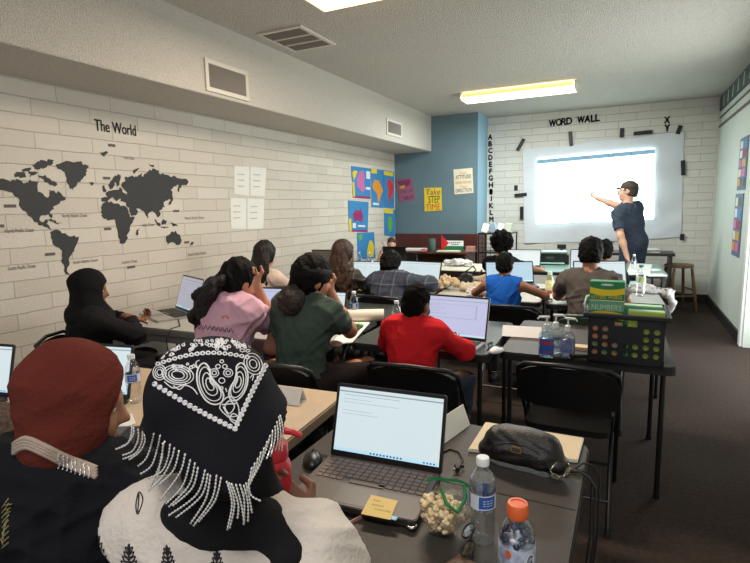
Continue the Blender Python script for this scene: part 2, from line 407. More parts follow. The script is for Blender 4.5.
# ---------------------------------------------------------------- world map decal on the left wall
M_map = mat('map_vinyl', (44, 43, 45), .6, .1, 40)
M_ink = mat('grey_ink', (96, 90, 84), .7)
ML = frame((xL+.004, 0, 0), (0, 1, 0), (0, 0, 1))
mapt = thing('world_map_decal', 'dark vinyl world map decal titled The World on the left brick wall', 'wall map', (xL, 2.9, 1.2))
MO = V((xL, 2.9, 1.2))
def wallpts(pts, f, dep=.004):
    o = []
    for a, b_ in pts:
        u, v = f(a, b_); p = onx(u, v, xL); p.x = xL+.001; o.append(p-MO)
    return o
fA = lambda a, b_: (a/4.33, 150+b_/4.33)          # crop of the west half
fB = lambda a, b_: (90+a/5.118, 150+b_/5.118)     # crop of the east half
def land(name, pts, f):
    pts = wallpts(pts, f)
    b = MB(); n = len(pts)
    # rough the outline so that the coast is ragged
    out = []
    for i in range(n):
        p, q_ = pts[i], pts[(i+1) % n]; out.append(p)
        L = (q_-p).length; k = int(L/.022)
        for j in range(1, k+1):
            w = p.lerp(q_, j/(k+1)); w.y += random.uniform(-.011, .011); w.z += random.uniform(-.011, .011); out.append(w)
    b.poly(out, (.003, 0, 0)); return b.build(name, M_map, mapt)
land('north_america', [(-40, 128), (0, 125), (30, 130), (62, 135), (70, 125), (95, 138), (115, 140), (128, 128), (150, 135), (168, 138), (160, 158), (163, 180), (185, 190), (200, 205), (208, 208), (212, 190), (212, 172), (232, 175), (240, 186), (252, 178), (270, 200), (283, 216), (262, 218), (240, 240), (222, 260), (216, 275), (225, 295), (216, 290), (210, 278), (185, 282), (174, 285), (172, 305), (178, 312), (190, 312), (195, 302), (204, 300), (200, 318), (212, 328), (222, 345), (205, 335), (185, 325), (165, 322), (150, 312), (138, 292), (118, 275), (100, 262), (88, 245), (84, 225), (78, 205), (55, 185), (30, 178), (0, 172), (-40, 178)], fA)
land('arctic_island', [(140, 65), (170, 50), (235, 44), (228, 58), (200, 75), (170, 84), (148, 80)], fA)
land('arctic_island', [(165, 108), (195, 108), (215, 125), (245, 145), (238, 158), (215, 150), (205, 140), (190, 128), (170, 120)], fA)
land('arctic_island', [(62, 105), (80, 96), (110, 100), (112, 118), (90, 122), (64, 118)], fA)
land('arctic_island', [(95, 85), (120, 78), (135, 84), (125, 95), (100, 95)], fA)
land('arctic_island', [(120, 100), (150, 92), (165, 98), (150, 108), (130, 118)], fA)
land('greenland', [(243, 62), (275, 52), (340, 50), (370, 62), (384, 72), (372, 85), (372, 110), (355, 128), (335, 140), (325, 160), (314, 173), (302, 168), (292, 145), (288, 120), (280, 95), (268, 86), (248, 80)], fA)
land('iceland', [(386, 140), (400, 138), (406, 146), (394, 152)], fA)
land('south_america', [(222, 352), (240, 345), (262, 352), (280, 360), (290, 368), (322, 370), (340, 375), (335, 398), (322, 425), (312, 445), (302, 460), (300, 485), (292, 505), (290, 528), (300, 540), (285, 538), (276, 520), (270, 490), (268, 450), (262, 430), (242, 418), (228, 405), (220, 380)], fA)
land('cuba', [(205, 303), (225, 303), (245, 310), (228, 311)], fA)
land('africa', [(62, 280), (78, 266), (105, 262), (130, 275), (150, 278), (165, 285), (182, 290), (195, 320), (208, 345), (228, 342), (218, 365), (205, 385), (203, 410), (192, 430), (185, 462), (170, 480), (152, 478), (146, 450), (142, 420), (135, 395), (130, 372), (118, 355), (88, 360), (65, 345), (54, 315)], fB)
land('madagascar', [(240, 408), (250, 402), (248, 430), (240, 438), (236, 425)], fB)
land('eurasia', [(58, 245), (75, 240), (92, 240), (80, 225), (95, 210), (118, 205), (140, 205), (150, 190), (158, 195), (165, 215), (188, 232), (196, 222), (178, 205), (160, 185), (165, 165), (178, 160), (176, 140), (205, 135), (240, 138), (262, 118), (270, 138), (280, 120), (318, 98), (350, 105), (350, 118), (400, 128), (440, 140), (470, 152), (495, 150), (502, 168), (490, 182), (468, 178), (458, 195), (455, 215), (448, 200), (455, 180), (430, 185), (412, 205), (420, 225), (418, 245), (395, 258), (385, 260), (375, 270), (382, 292), (360, 308), (352, 312), (358, 335), (345, 345), (330, 320), (318, 312), (300, 322), (294, 350), (285, 335), (275, 312), (255, 300), (235, 300), (245, 315), (230, 335), (212, 340), (200, 310), (186, 285), (185, 268), (165, 262), (155, 262), (162, 248), (150, 248), (135, 262), (128, 255), (118, 240), (105, 245), (92, 255), (80, 265), (60, 265)], fB)
land('scandinavia', [(93, 180), (105, 160), (118, 140), (140, 128), (155, 130), (152, 155), (146, 182), (135, 190), (132, 165), (124, 180), (112, 198), (100, 192)], fB)
land('britain', [(62, 185), (72, 180), (82, 205), (74, 215), (66, 212)], fB)
land('arctic_island', [(220, 115), (232, 98), (255, 92), (240, 105), (225, 122)], fB)
land('arctic_island', [(300, 70), (318, 76), (328, 84), (308, 82)], fB)
land('svalbard', [(52, 12), (70, 10), (92, 14), (80, 24), (72, 34), (58, 22)], fB)
land('japan', [(428, 235), (424, 255), (410, 280), (395, 275), (412, 262), (420, 240)], fB)
land('borneo', [(362, 372), (378, 355), (392, 360), (385, 380), (368, 384)], fB)
land('sumatra', [(330, 352), (348, 372), (360, 388), (352, 390), (338, 372)], fB)
land('java', [(360, 391), (400, 395), (398, 399), (362, 396)], fB)
land('new_guinea', [(412, 370), (430, 378), (450, 388), (435, 388), (420, 382)], fB)
land('australia', [(388, 452), (402, 435), (415, 418), (430, 422), (438, 414), (448, 430), (462, 445), (468, 465), (458, 484), (440, 486), (428, 474), (410, 474), (396, 486), (390, 470)], fB)
land('new_zealand', [(520, 470), (530, 472), (522, 485), (512, 494)], fB)
land('antilles', [(230, 312), (260, 314), (268, 316), (240, 317)], fA)
def wall_text(name, s, u0, v0, u1, h, m, par, off):
    p0 = onx(u0, v0, xL); p1 = onx(u1, v0, xL); w = p1.y-p0.y
    b = MB(); put_text(b, s, frame((.003, p0.y-off.y, p0.z-off.z), (0, 1, 0), (0, 0, 1)), 0, 0, w, h)
    if m is M_map:
        for k in (.002, -.002): put_text(b, s, frame((.0035, p0.y-off.y+k, p0.z-off.z), (0, 1, 0), (0, 0, 1)), 0, 0, w, h)
    return b.build(name, m, par)
wall_text('title', 'The World', 95, 130.6, 135.5, .088, M_map, mapt, MO)
for s, u0, v0, u1 in [('North Atlantic Ocean', 62, 217.5, 87), ('North Pacific Ocean', 5, 233, 34), ('South Pacific Ocean', 8, 270.5, 36), ('South Atlantic Ocean', 73, 264, 98), ('Southern Ocean', 122, 264, 137), ('Indian Ocean', 142, 226.5, 154), ('North Pacific Ocean', 185, 219.5, 204), ('South Pacific Ocean', 188, 256, 206), ('Arctic Ocean', 124, 159, 134)]:
    wall_text('ocean_name', s, u0, v0, u1, .026, M_ink, mapt, MO)
for (u0, v0, u1) in [(108, 145, 115), (4, 206, 16), (45, 254.6, 55), (103, 178, 110), (104, 229, 111), (173, 211, 179), (184, 242.5, 189), (127, 267.5, 135), (0, 226, 4)]:
    p0 = onx(u0, v0, xL); p1 = onx(u1, v0, xL)
    b = MB(); b.box((.003, (p0.y+p1.y)/2-MO.y, p0.z-MO.z), (.002, p1.y-p0.y, .02)); b.build('caption_mark', M_ink, mapt)
# ---------------------------------------------------------------- papers and posters
M_paper = mat('white_paper', (236, 234, 228), .7, .02, 4)
def wallquad(name, f, uv4, par_off, m, off, parent=None, bow=0):
    return None
def flat(name, pts4, m, normal, thick=.004):
    """thin sheet through four corner points"""
    b = MB(); b.poly(pts4, V(normal)*thick); return b.build(name, m)
for uv, lab in [(((234, 166), (249, 167), (249, 196), (234, 194)), 'white paper sheet on the left brick wall, upper left of four'), (((250, 166.5), (266, 168.5), (264.5, 196.5), (250, 195.5)), 'white paper sheet on the left brick wall, upper right of four'),
                (((230, 198), (246, 198.5), (246, 229), (231, 228.5)), 'white paper sheet on the left brick wall, lower left of four'), (((247, 198.5), (264, 199), (263, 228.5), (247, 229)), 'white paper sheet on the left brick wall, lower right of four')]:
    t = thing('paper_sheet', lab, 'paper', tuple(onx(*uv[3], xL)), 0, 'paper sheets on the left wall'); O = t.location
    o = flat('sheet', [onx(*p, xL)-O for p in uv], M_paper, (1, 0, 0)); o.parent = t
    b = MB()
    for k in range(3):
        p = onx(uv[0][0]+3, uv[0][1]+8+6*k, xL); p2 = onx(uv[0][0]+10, uv[0][1]+8+6*k, xL)
        b.box((.006, (p.y+p2.y)/2-O.y, p.z-O.z), (.001, p2.y-p.y, .008))
    b.build('faint_print', mat('faint_ink', (176, 174, 170), .7), t)
def poster(name, label, P, w_axis, parts, bg, normal, border=None, group='posters in the corner'):
    """P: four corners TL TR BR BL; parts: list of (name, material, outline in 0..1) drawn on it"""
    O = P[3].copy(); t = thing(name, label, 'poster', tuple(O), 0, group)
    n = V(normal)
    S = lambda s, r: (P[0]*(1-s)+P[1]*s)*(1-r)+(P[3]*(1-s)+P[2]*s)*r-O
    b = MB(); b.poly([S(0, 0), S(1, 0), S(1, 1), S(0, 1)], n*.004); b.build('sheet', bg, t)
    for i, (nm, m, pts) in enumerate(parts):
        b = MB()
        if isinstance(pts, tuple):   # a line of lettering: text, x, y, w, h, shear
            s, x, y, w, h = pts[:5]
            e = S(1, y)-S(0, y); up = S(x, 0)-S(x, 1)
            put_text(b, s, frame(S(x, y)+n*.007, e, up), 0, 0, w*e.length, h*up.length, pts[5] if len(pts) > 5 else 0)
        else: b.poly([S(s_, r_)+n*.004 for s_, r_ in pts], n*(.0012+.0004*i))
        b.build(nm, m, t)
    return t
pc = lambda n, c: mat('print_'+n, c, .55)
P_BLUE, P_MAG, P_YEL, P_ORA, P_RED, P_GRN, P_PNK, P_CRE, P_BLK, P_WHT, P_PUR = [pc(n, c) for n, c in [('blue', (56, 132, 190)), ('magenta', (150, 40, 100)), ('yellow', (226, 200, 50)), ('orange', (222, 148, 50)), ('red', (206, 54, 64)), ('green', (104, 176, 70)), ('pink', (198, 110, 170)), ('cream', (226, 216, 194)), ('black', (34, 36, 40)), ('white', (220, 228, 232)), ('maroon', (150, 40, 66))]]
def qx(*uv): return [onx(u, v, xL+.004) for u, v in uv]
def rect(a, b_, c_, d): return [(a, b_), (c_, b_), (c_, d), (a, d)]
NX = (1, 0, 0)
poster('continent_poster', 'blue map poster with a pink continent, top left of the corner posters', qx((351, 166), (370.5, 168.5), (370.5, 199), (353, 197.5)), 0, [('strip', P_MAG, rect(0, .93, 1, 1)), ('side_strip', P_YEL, rect(0, .5, .1, .97)), ('land', P_PNK, [(.25, .35), (.4, .15), (.6, .1), (.66, .3), (.62, .5), (.68, .7), (.5, .82), (.35, .7), (.22, .6)]), ('land', P_YEL, [(.02, .2), (.15, .12), (.3, .15), (.2, .3), (.08, .45)]), ('text_block', P_WHT, rect(.72, .62, .96, .7)), ('text_block', P_WHT, rect(.75, .1, .95, .35))], P_BLUE, NX)
poster('continent_poster', 'blue map poster with an orange Africa, top middle of the corner posters', qx((371, 168.5), (383.3, 170), (383.3, 208), (371.5, 207)), 0, [('tag', P_YEL, rect(0, 0, .45, .12)), ('land', P_ORA, [(.1, .4), (.25, .27), (.6, .3), (.85, .45), (.95, .55), (.75, .68), (.65, .85), (.5, .85), (.45, .65), (.3, .58), (.1, .52)]), ('text_block', P_WHT, rect(.1, .88, .6, .94))], P_BLUE, NX)
poster('continent_poster', 'blue map poster with a red continent, top right next to the blue wall', qx((383.6, 170), (394, 172), (394, 208.5), (383.8, 207.5)), 0, [('tag', P_YEL, rect(0, .02, .9, .13)), ('land', P_RED, [(.35, .25), (.6, .2), (.95, .4), (.85, .6), (.6, .75), (.5, .9), (.4, .7), (.45, .5), (.3, .4)])], P_BLUE, NX)
poster('continent_poster', 'blue map poster with a magenta Australia, lower left of the corner posters', qx((348, 200.5), (368.5, 202), (367.5, 232), (349, 231.5)), 0, [('strip', P_MAG, rect(0, .94, 1, 1)), ('tag', P_YEL, rect(0, .58, .12, 1)), ('land', P_MAG, [(.2, .42), (.38, .28), (.5, .32), (.58, .22), (.72, .5), (.66, .68), (.48, .62), (.25, .66)]), ('text_block', P_WHT, rect(.45, .78, .85, .84)), ('text_block', P_WHT, rect(.18, .72, .34, .88))], P_BLUE, NX)
poster('continent_poster', 'narrow blue map poster with a green continent under the red one', qx((384, 208.5), (395, 209.5), (395, 237), (384.3, 235)), 0, [('tag', P_YEL, rect(0, .0, .8, .17)), ('land', P_GRN, [(.35, .3), (.65, .28), (.75, .5), (.65, .8), (.45, .85), (.3, .6)])], P_BLUE, NX)
poster('continent_poster', 'blue map poster with yellow land, lowest, above the long brown hair', qx((357, 233), (374, 232), (375.5, 258), (357.5, 259)), 0, [('land', P_YEL, [(.55, .6), (.7, .3), (.85, .35), (.95, .6), (.85, .95), (.6, .95), (.5, .85)]), ('land', P_GRN, [(.05, .1), (.3, .05), (.25, .25), (.1, .3)])], P_BLUE, NX)
def qy(*uv): return [ony(u, v, yBl-.006) for u, v in uv]
NYm = (0, -1, 0)
P_TEAL = pc('teal', (60, 96, 92)); P_GOLD = pc('gold', (196, 158, 70)); P_ROSE = pc('rose', (160, 92, 124)); P_PLUM = pc('plum', (128, 56, 90))
poster('slogan_poster', 'tilted pink slogan poster on the left of the blue wall', qy((396, 180), (411.5, 178), (415.5, 199), (400, 202)), 0, [('splash', P_PLUM, [(.05, .08), (.9, .04), (.85, .3), (.6, .36), (.2, .32)]), ('splash', P_GOLD, [(.15, .3), (.5, .28), (.48, .42), (.2, .44)]), ('lettering', P_TEAL, ('VALUE', .08, .64, .84, .15)), ('lettering', P_BLK, ('EASY', .3, .95, .62, .15))], P_ROSE, NYm)
poster('slogan_poster', 'yellow slogan poster reading Take STEP TIME on the blue wall', qy((424, 188), (441.5, 187.5), (442, 210.5), (424.5, 211.5)), 0, [('lettering', P_PLUM, ('Take', .08, .3, .84, .24, .15)), ('lettering', P_BLK, ('STEP', .25, .65, .65, .3)), ('lettering', P_RED, ('TIME', .1, .96, .82, .26))], P_YEL, NYm)
poster('slogan_poster', 'cream slogan poster about attitude and direction on the blue wall', qy((453.5, 169.5), (472.5, 167.8), (473.5, 193), (454.5, 194.5)), 0, [('lettering', P_ORA, ('Your', .3, .22, .4, .12, .2)), ('lettering', P_BLK, ('ATTITUDE', .1, .4, .8, .15)), ('lettering', P_GOLD, ('determines', .08, .6, .84, .15)), ('lettering', P_ORA, ('Your', .3, .76, .4, .11, .2)), ('lettering', P_BLK, ('DIRECTION', .08, .93, .84, .14))], P_CRE, NYm)
# colour strips on the right wall
cols = [P_PUR, P_BLUE, P_PNK, P_YEL, P_ORA, P_BLUE]
def qr(*uv): return [onx(u, v, xR-.004) for u, v in uv]
for (z0, z1, lab, off) in [(1.66, 2.25, 'upper colourful printed chart on the right wall', 0), (.9, 1.62, 'lower colourful printed chart on the right wall', .04)]:
    y0, y1 = 7.02, 7.5
    P = [V((xR-.004, y0+off, z1)), V((xR-.004, y1+off, z1)), V((xR-.004, y1+off, z0)), V((xR-.004, y0+off, z0))]
    parts = []
    for k in range(5):
        parts.append(('panel', [P_BLUE, P_PUR, P_GOLD, P_PNK, P_TEAL][(k+int(off*100)) % 5], rect(.12, .06+.18*k, .55, .06+.18*k+.14)))
        parts.append(('panel', [P_CRE, P_WHT, P_PNK, P_CRE, P_ORA][k], rect(.6, .06+.18*k, .9, .06+.18*k+.14)))
    poster('wall_chart', lab, P, 0, parts, pc('slate', (92, 104, 140)), (-1, 0, 0), group='charts on the right wall')
# ================================================================== implicit modelling
def npv(a): return np.array(a, dtype=np.float32)
class SDF:
    """soft union of tapered capsules, ellipsoids and boxes, meshed by surface nets"""
    def __init__(s): s.p = []
    def cap(s, a, b, ra, rb=None, k=.02, cut=None, op='u'):
        rb = ra if rb is None else rb; a, b = npv(a), npv(b); r = max(ra, rb)
        s.p.append(('c', a, b, ra, rb, np.minimum(a, b)-r, np.maximum(a, b)+r, k, op, cut)); return s
    def ell(s, c, r, R=None, k=.02, op='u'):
        c = npv(c); r = npv(r if hasattr(r, '__len__') else (r, r, r)); R = np.eye(3, dtype=np.float32) if R is None else npv([list(x) for x in R])
        e = np.sqrt(((R*r[None, :])**2).sum(1))
        s.p.append(('e', c, r, R, None, c-e, c+e, k, op, None)); return s
    def box(s, c, h, R=None, r=.01, k=.02, op='u'):
        c = npv(c); h = npv(h); R = np.eye(3, dtype=np.float32) if R is None else npv([list(x) for x in R])
        e = np.abs(R) @ h+r
        s.p.append(('b', c, h-r*0, R, r, c-e, c+e, k, op, None)); return s
    def chain(s, pts, rs, k=.02, op='u'):
        rs = rs if hasattr(rs, '__len__') else [rs]*len(pts)
        for i in range(len(pts)-1): s.cap(pts[i], pts[i+1], rs[i], rs[i+1], k, None, op)
        return s
    def plane(s, c, n):   # remove everything on the side n points to
        s.p.append(('p', npv(c), npv(V(n).normalized()), None, None, None, None, 0, 'cut', None)); return s
    def field(s, h):
        un = [q for q in s.p if q[8] == 'u']
        lo = np.min([q[5] for q in un], 0)-3*h-.01; hi = np.max([q[6] for q in un], 0)+3*h+.01
        n = np.ceil((hi-lo)/h).astype(int)+1
        ax = [lo[i]+h*np.arange(n[i], dtype=np.float32) for i in range(3)]
        f = np.full(n, .1, np.float32)
        for (t, a, b, c, d, l, u, k, op, cut) in s.p:
            if t == 'p':
                dd = (ax[0][:, None, None]-a[0])*b[0]+(ax[1][None, :, None]-a[1])*b[1]+(ax[2][None, None, :]-a[2])*b[2]
                f = np.maximum(f, dd); continue
            m = k+2*h+.004
            i0 = np.maximum(np.floor((l-m-lo)/h).astype(int), 0); i1 = np.minimum(np.ceil((u+m-lo)/h).astype(int)+1, n)
            if np.any(i1 <= i0): continue
            X = ax[0][i0[0]:i1[0]][:, None, None]; Y = ax[1][i0[1]:i1[1]][None, :, None]; Z = ax[2][i0[2]:i1[2]][None, None, :]
            if t == 'c':
                ba = b-a; L = float(ba@ba)+1e-12
                tt = np.clip(((X-a[0])*ba[0]+(Y-a[1])*ba[1]+(Z-a[2])*ba[2])/L, 0, 1)
                dd = np.sqrt((X-a[0]-tt*ba[0])**2+(Y-a[1]-tt*ba[1])**2+(Z-a[2]-tt*ba[2])**2)-(c+(d-c)*tt)
                if cut is not None:
                    nn = ba/math.sqrt(L); dd = np.maximum(dd, (X-b[0])*nn[0]+(Y-b[1])*nn[1]+(Z-b[2])*nn[2])
            else:
                R = c; q = []
                for j in range(3): q.append((X-a[0])*R[0, j]+(Y-a[1])*R[1, j]+(Z-a[2])*R[2, j])
                if t == 'e':
                    k0 = np.sqrt((q[0]/b[0])**2+(q[1]/b[1])**2+(q[2]/b[2])**2); k1 = np.sqrt((q[0]/b[0]**2)**2+(q[1]/b[1]**2)**2+(q[2]/b[2]**2)**2)
                    dd = k0*(k0-1)/np.maximum(k1, 1e-6)
                else:
                    q = [np.abs(q[j])-b[j]+d for j in range(3)]
                    dd = np.sqrt(np.maximum(q[0], 0)**2+np.maximum(q[1], 0)**2+np.maximum(q[2], 0)**2)+np.minimum(np.maximum(q[0], np.maximum(q[1], q[2])), 0)-d
            S = (slice(i0[0], i1[0]), slice(i0[1], i1[1]), slice(i0[2], i1[2])); g = f[S]
            if op == 'u': hh = np.maximum(k-np.abs(g-dd), 0)/max(k, 1e-6); f[S] = np.minimum(g, dd)-hh*hh*k*.25
            else: dd = -dd; hh = np.maximum(k-np.abs(g-dd), 0)/max(k, 1e-6); f[S] = np.maximum(g, dd)+hh*hh*k*.25
        return f, lo
    def mesh(s, h, noise=None):
        f, lo = s.field(h)
        v, q = nets(f); v = lo+v*h
        # relax a little, then optional displacement along normals
        v = relax(v, q, 2, .4)
        if noise: v = v+vnormals(v, q)*noise(v)[:, None]
        return v, q
def nets(f):
    n = f.shape; ins = f < 0
    c = np.zeros((n[0]-1, n[1]-1, n[2]-1), np.int8)
    for i in (0, 1):
        for j in (0, 1):
            for k in (0, 1): c += ins[i:n[0]-1+i, j:n[1]-1+j, k:n[2]-1+k]
    I = np.argwhere((c > 0) & (c < 8)); idx = -np.ones(c.shape, np.int32); idx[tuple(I.T)] = np.arange(len(I))
    acc = np.zeros((len(I), 3)); cnt = np.zeros(len(I))
    off = [(i, j, k) for i in (0, 1) for j in (0, 1) for k in (0, 1)]
    val = {o: f[I[:, 0]+o[0], I[:, 1]+o[1], I[:, 2]+o[2]] for o in off}
    for a in off:
        for ax in range(3):
            if a[ax]: continue
            b = list(a); b[ax] = 1; b = tuple(b); fa, fb = val[a], val[b]; m = (fa < 0) != (fb < 0)
            t = np.where(m, fa/np.where(fa == fb, 1, fa-fb), 0)
            p = np.array(a, float)[None, :].repeat(len(I), 0); p[:, ax] = t
            acc[m] += p[m]; cnt[m] += 1
    v = I+acc/cnt[:, None]; Q = []
    for ax in range(3):
        o1, o2 = [(1, 2), (2, 0), (0, 1)][ax]
        sl = [slice(1, -1)]*3; sl[ax] = slice(0, n[ax]-1); A = ins[tuple(sl)]
        sl[ax] = slice(1, n[ax]); B = ins[tuple(sl)]
        E = np.argwhere(A != B); st = A[tuple(E.T)]
        E = E+np.array([0 if i == ax else 1 for i in range(3)])
        def cell(d1, d2):
            e = E.copy(); e[:, o1] -= d1; e[:, o2] -= d2; return idx[e[:, 0], e[:, 1], e[:, 2]]
        q = np.stack([cell(1, 1), cell(0, 1), cell(0, 0), cell(1, 0)], 1); q[~st] = q[~st][:, ::-1]; Q.append(q)
    Q = np.concatenate(Q); Q = Q[(Q >= 0).all(1)]; return v, Q
def relax(v, q, it, w):
    a = np.concatenate([q[:, 0], q[:, 1], q[:, 2], q[:, 3]]); b = np.concatenate([q[:, 1], q[:, 2], q[:, 3], q[:, 0]])
    cnt = np.bincount(a, minlength=len(v))+np.bincount(b, minlength=len(v))
    for _ in range(it):
        s = np.stack([np.bincount(a, v[b, i], len(v))+np.bincount(b, v[a, i], len(v)) for i in range(3)], 1)
        v = v*(1-w)+w*s/np.maximum(cnt, 1)[:, None]
    return v
def vnormals(v, q):
    fn = np.cross(v[q[:, 2]]-v[q[:, 0]], v[q[:, 3]]-v[q[:, 1]])
    n = np.stack([sum(np.bincount(q[:, j], fn[:, i], len(v)) for j in range(4)) for i in range(3)], 1)
    return n/np.maximum(np.linalg.norm(n, axis=1), 1e-9)[:, None]
def mk_folds(amp, fr, seed=0):
    r = np.random.default_rng(seed); W = []
    for o in range(7):
        d = r.normal(size=3)*np.array([.7, .6, 1.25]); d /= np.linalg.norm(d); W.append((d*fr*r.uniform(.6, 1.5), r.normal(size=3)*fr*.22, r.uniform(0, 6.28), r.uniform(.5, 1)))
    def fn(v):
        s = 0
        for d, e, ph, a in W:
            m = .5+.5*np.sin(v@e+ph*2.3); s = s+a*m*(1-2*np.abs(np.sin(.5*(v@d)+ph+1.3*np.sin(v@e*1.7+ph)))**.7)
        return amp*(s/3+.28)
    return fn
def mk_noise(amp, fr, seed=0, stretch=(1, 1, 1), oct=3):
    r = np.random.default_rng(seed); W = []
    for o in range(oct):
        for _ in range(4):
            d = r.normal(size=3); d /= np.linalg.norm(d); W.append((d*fr*(1.9**o)*np.array(stretch), r.uniform(0, 6.28), .6**o))
    def fn(v):
        s = 0
        for d, ph, a in W: s = s+a*np.sin(v@d+ph+.8*np.sin(v@d[[1, 2, 0]]*.7+ph*2))
        return amp*s/2.2
    return fn
def sdf_obj(name, S, h, m, parent, noise=None, X=None):
    """X: (scale, offset) taking model units to the parent's space"""
    v, q = S.mesh(h, noise)
    if X: v = v*X[0]+np.array(X[1])
    me = bpy.data.meshes.new(name); me.from_pydata(v.tolist(), [], q.tolist()); me.update()
    return link_mesh(name, me, m, parent)
# ================================================================== people
def skin(name, c): return mat('skin_'+name, c, .5, .06, 14, spec=.35)
SK_DK = skin('dark', (112, 74, 56)); SK_MD = skin('mid', (166, 116, 88)); SK_LT = skin('light', (206, 158, 134)); SK_TN = skin('tan', (178, 126, 98)); SK_BR = skin('brown', (128, 84, 62))
HAIR_BK = mat('hair_black', (13, 11, 11), .62, .5, 60, .5, 150, spec=.1, stretch=(1, 1, .25))
HAIR_BR = mat('hair_brown', (58, 38, 29), .5, .45, 40, .6, 150, spec=.35, stretch=(1, 1, .2))
HAIR_DB = mat('hair_dark_brown', (27, 19, 17), .5, .45, 40, .6, 150, spec=.3, stretch=(1, 1, .2))
HAIR_AF = mat('hair_afro', (12, 10, 10), .85, .6, 90, .7, 200, spec=.12)
EYE_W = mat('eye_white', (225, 222, 218), .3); EYE_I = mat('iris', (44, 28, 20), .2)
def cloth(name, c, var=.08, bump=.25, bs=220, rough=.9): return mat('cloth_'+name, c, rough, var, 6, bump, bs, spec=.15)
C_BLACK = cloth('black', (23, 22, 25)); C_JEAN = cloth('jeans', (52, 58, 72)); C_DKP = cloth('dark_trousers', (34, 33, 36)); SHOE = mat('shoe', (30, 29, 30), .6)
def A3(M): return [[M[i][j] for j in range(3)] for i in range(3)]
def person(label, loc, face, seat=.45, s=1.0, lean=0, side=0, twist=0, head=(0, 0, 0), hands=None, elbow=None, elw=None, hdir=(None, None), nk=.225, curl=(.5, .5), skinm=SK_MD,
           top=C_BLACK, sleeve=.95, bottom=C_DKP, stand=False, h=.009, sleeveless=False, loose=1.0, feet=.35, spread=.1, hair=None, hem=-.1, glasses=False, point=None, palm=(None, None), seed=1, group=None, fold=.0035, sleeves=None, neckr=1, long_dress=False):
    """face: world heading in degrees (0 looks at the back wall, + turns left).  hands: world points of the two wrists (L, R) or None to rest on the thighs.
    head: pitch (down +), yaw (left +), roll."""
    rz = math.radians(face); pz = (.93*s if stand else seat+.09*s)
    t = thing('person', label, 'person', loc, rz, group)
    Rz = Matrix.Rotation(-rz, 3, 'Z')
    def loc_pt(w): return (Rz @ (V(w)-V(loc))-V((0, 0, pz)))/s
    X = (s, (0, 0, pz))
    lr, sr, tr = math.radians(lean), math.radians(side), math.radians(twist)
    Ml = Matrix.Rotation(-lr*.55, 4, 'X') @ Matrix.Rotation(sr*.5, 4, 'Y')
    Mu = Matrix.Translation(Ml @ V((0, 0, .2))) @ Matrix.Rotation(-lr, 4, 'X') @ Matrix.Rotation(sr, 4, 'Y') @ Matrix.Rotation(tr, 4, 'Z')
    U = lambda x, y, z: Mu @ V((x, y, z))       # chest frame, origin at the waist
    L_ = lambda x, y, z: Ml @ V((x, y, z))
    nb = U(0, -.012, nk)
    Mh = Matrix.Translation(nb) @ Matrix.Rotation(-lr*.45, 4, 'X') @ Matrix.Rotation(math.radians(head[1]), 4, 'Z') @ Matrix.Rotation(-math.radians(head[0]), 4, 'X') @ Matrix.Rotation(math.radians(head[2]), 4, 'Y')
    Hd = lambda x, y, z: Mh @ V((x, y, z)); RH = A3(Mh); RU = A3(Mu); RL = A3(Ml)
    B = SDF()
    # torso
    def torso(S, o):
        S.ell(L_(0, -.005, 0), (.165+o, .115+o, .12+o), RL, .05); S.ell(U(0, 0, -.02), (.138+o, .098+o, .13+o), RU, .06)
        S.ell(U(0, -.005, .11), (.158+o, .108+o, .15+o), RU, .06)
        S.cap(U(-.135, -.012, .195), U(.135, -.012, .195), .058+o, None, .06)
        S.cap(U(0, -.015, .235), U(-.12, -.012, .205), .05+o*.6, .05+o, .04); S.cap(U(0, -.015, .235), U(.12, -.012, .205), .05+o*.6, .05+o, .04)
    torso(B, 0)
    B.cap(U(0, -.012, .20), Hd(0, -.012, .10), .062, .054, .03)
    # head
    B.ell(Hd(0, -.005, .215), (.074, .094, .096), RH, .03); B.ell(Hd(0, .03, .16), (.060, .068, .085), RH, .03)
    B.ell(Hd(0, .06, .105), (.032, .032, .026), RH, .035)
    B.cap(Hd(-.034, .084, .207), Hd(.034, .084, .207), .012, .012, .02)
    for e in (-1, 1):
        B.ell(Hd(e*.04, .068, .15), (.024, .024, .026), RH, .02)
        B.ell(Hd(e*.031, .106, .186), (.017, .014, .012), RH, .012, 's')
        B.ell(Hd(e*.076, -.008, .18), (.011, .028, .034), RH, .012)
    B.cap(Hd(0, .092, .19), Hd(0, .113, .157), .009, .013, .012); B.cap(Hd(-.013, .098, .152), Hd(.013, .098, .152), .009, .009, .008)
    B.cap(Hd(-.019, .089, .127), Hd(.019, .089, .127), .009, .009, .008); B.cap(Hd(-.017, .087, .115), Hd(.017, .087, .115), .009, .009, .008)
    B.cap(Hd(-.024, .102, .121), Hd(.024, .102, .121), .0025, .0025, .003, None, 's')
    # arms
    J = []
    for i, e in enumerate((-1, 1)):
        sh = U(e*.175, -.012, .19)
        w = loc_pt(hands[i]) if hands and hands[i] is not None else V((e*.13, .30, .07))
        d = w-sh; la, lb = .285, .255; D = min(d.length, la+lb-.004); dn = d.normalized(); w = sh+dn*D
        a = (la*la-lb*lb+D*D)/(2*D); hgt = math.sqrt(max(la*la-a*a, 1e-5))
        pole = V(elbow[i]) if elbow and elbow[i] is not None else V((e*.6, -.3, -1)); pole = pole-dn*pole.dot(dn); pole.normalize()
        el_ = sh+dn*a+pole*hgt
        if elw and elw[i] is not None:
            el_ = sh+(loc_pt(elw[i])-sh).normalized()*la
            w = el_+(loc_pt(hands[i])-el_).normalized()*lb
        J.append((sh, el_, w))
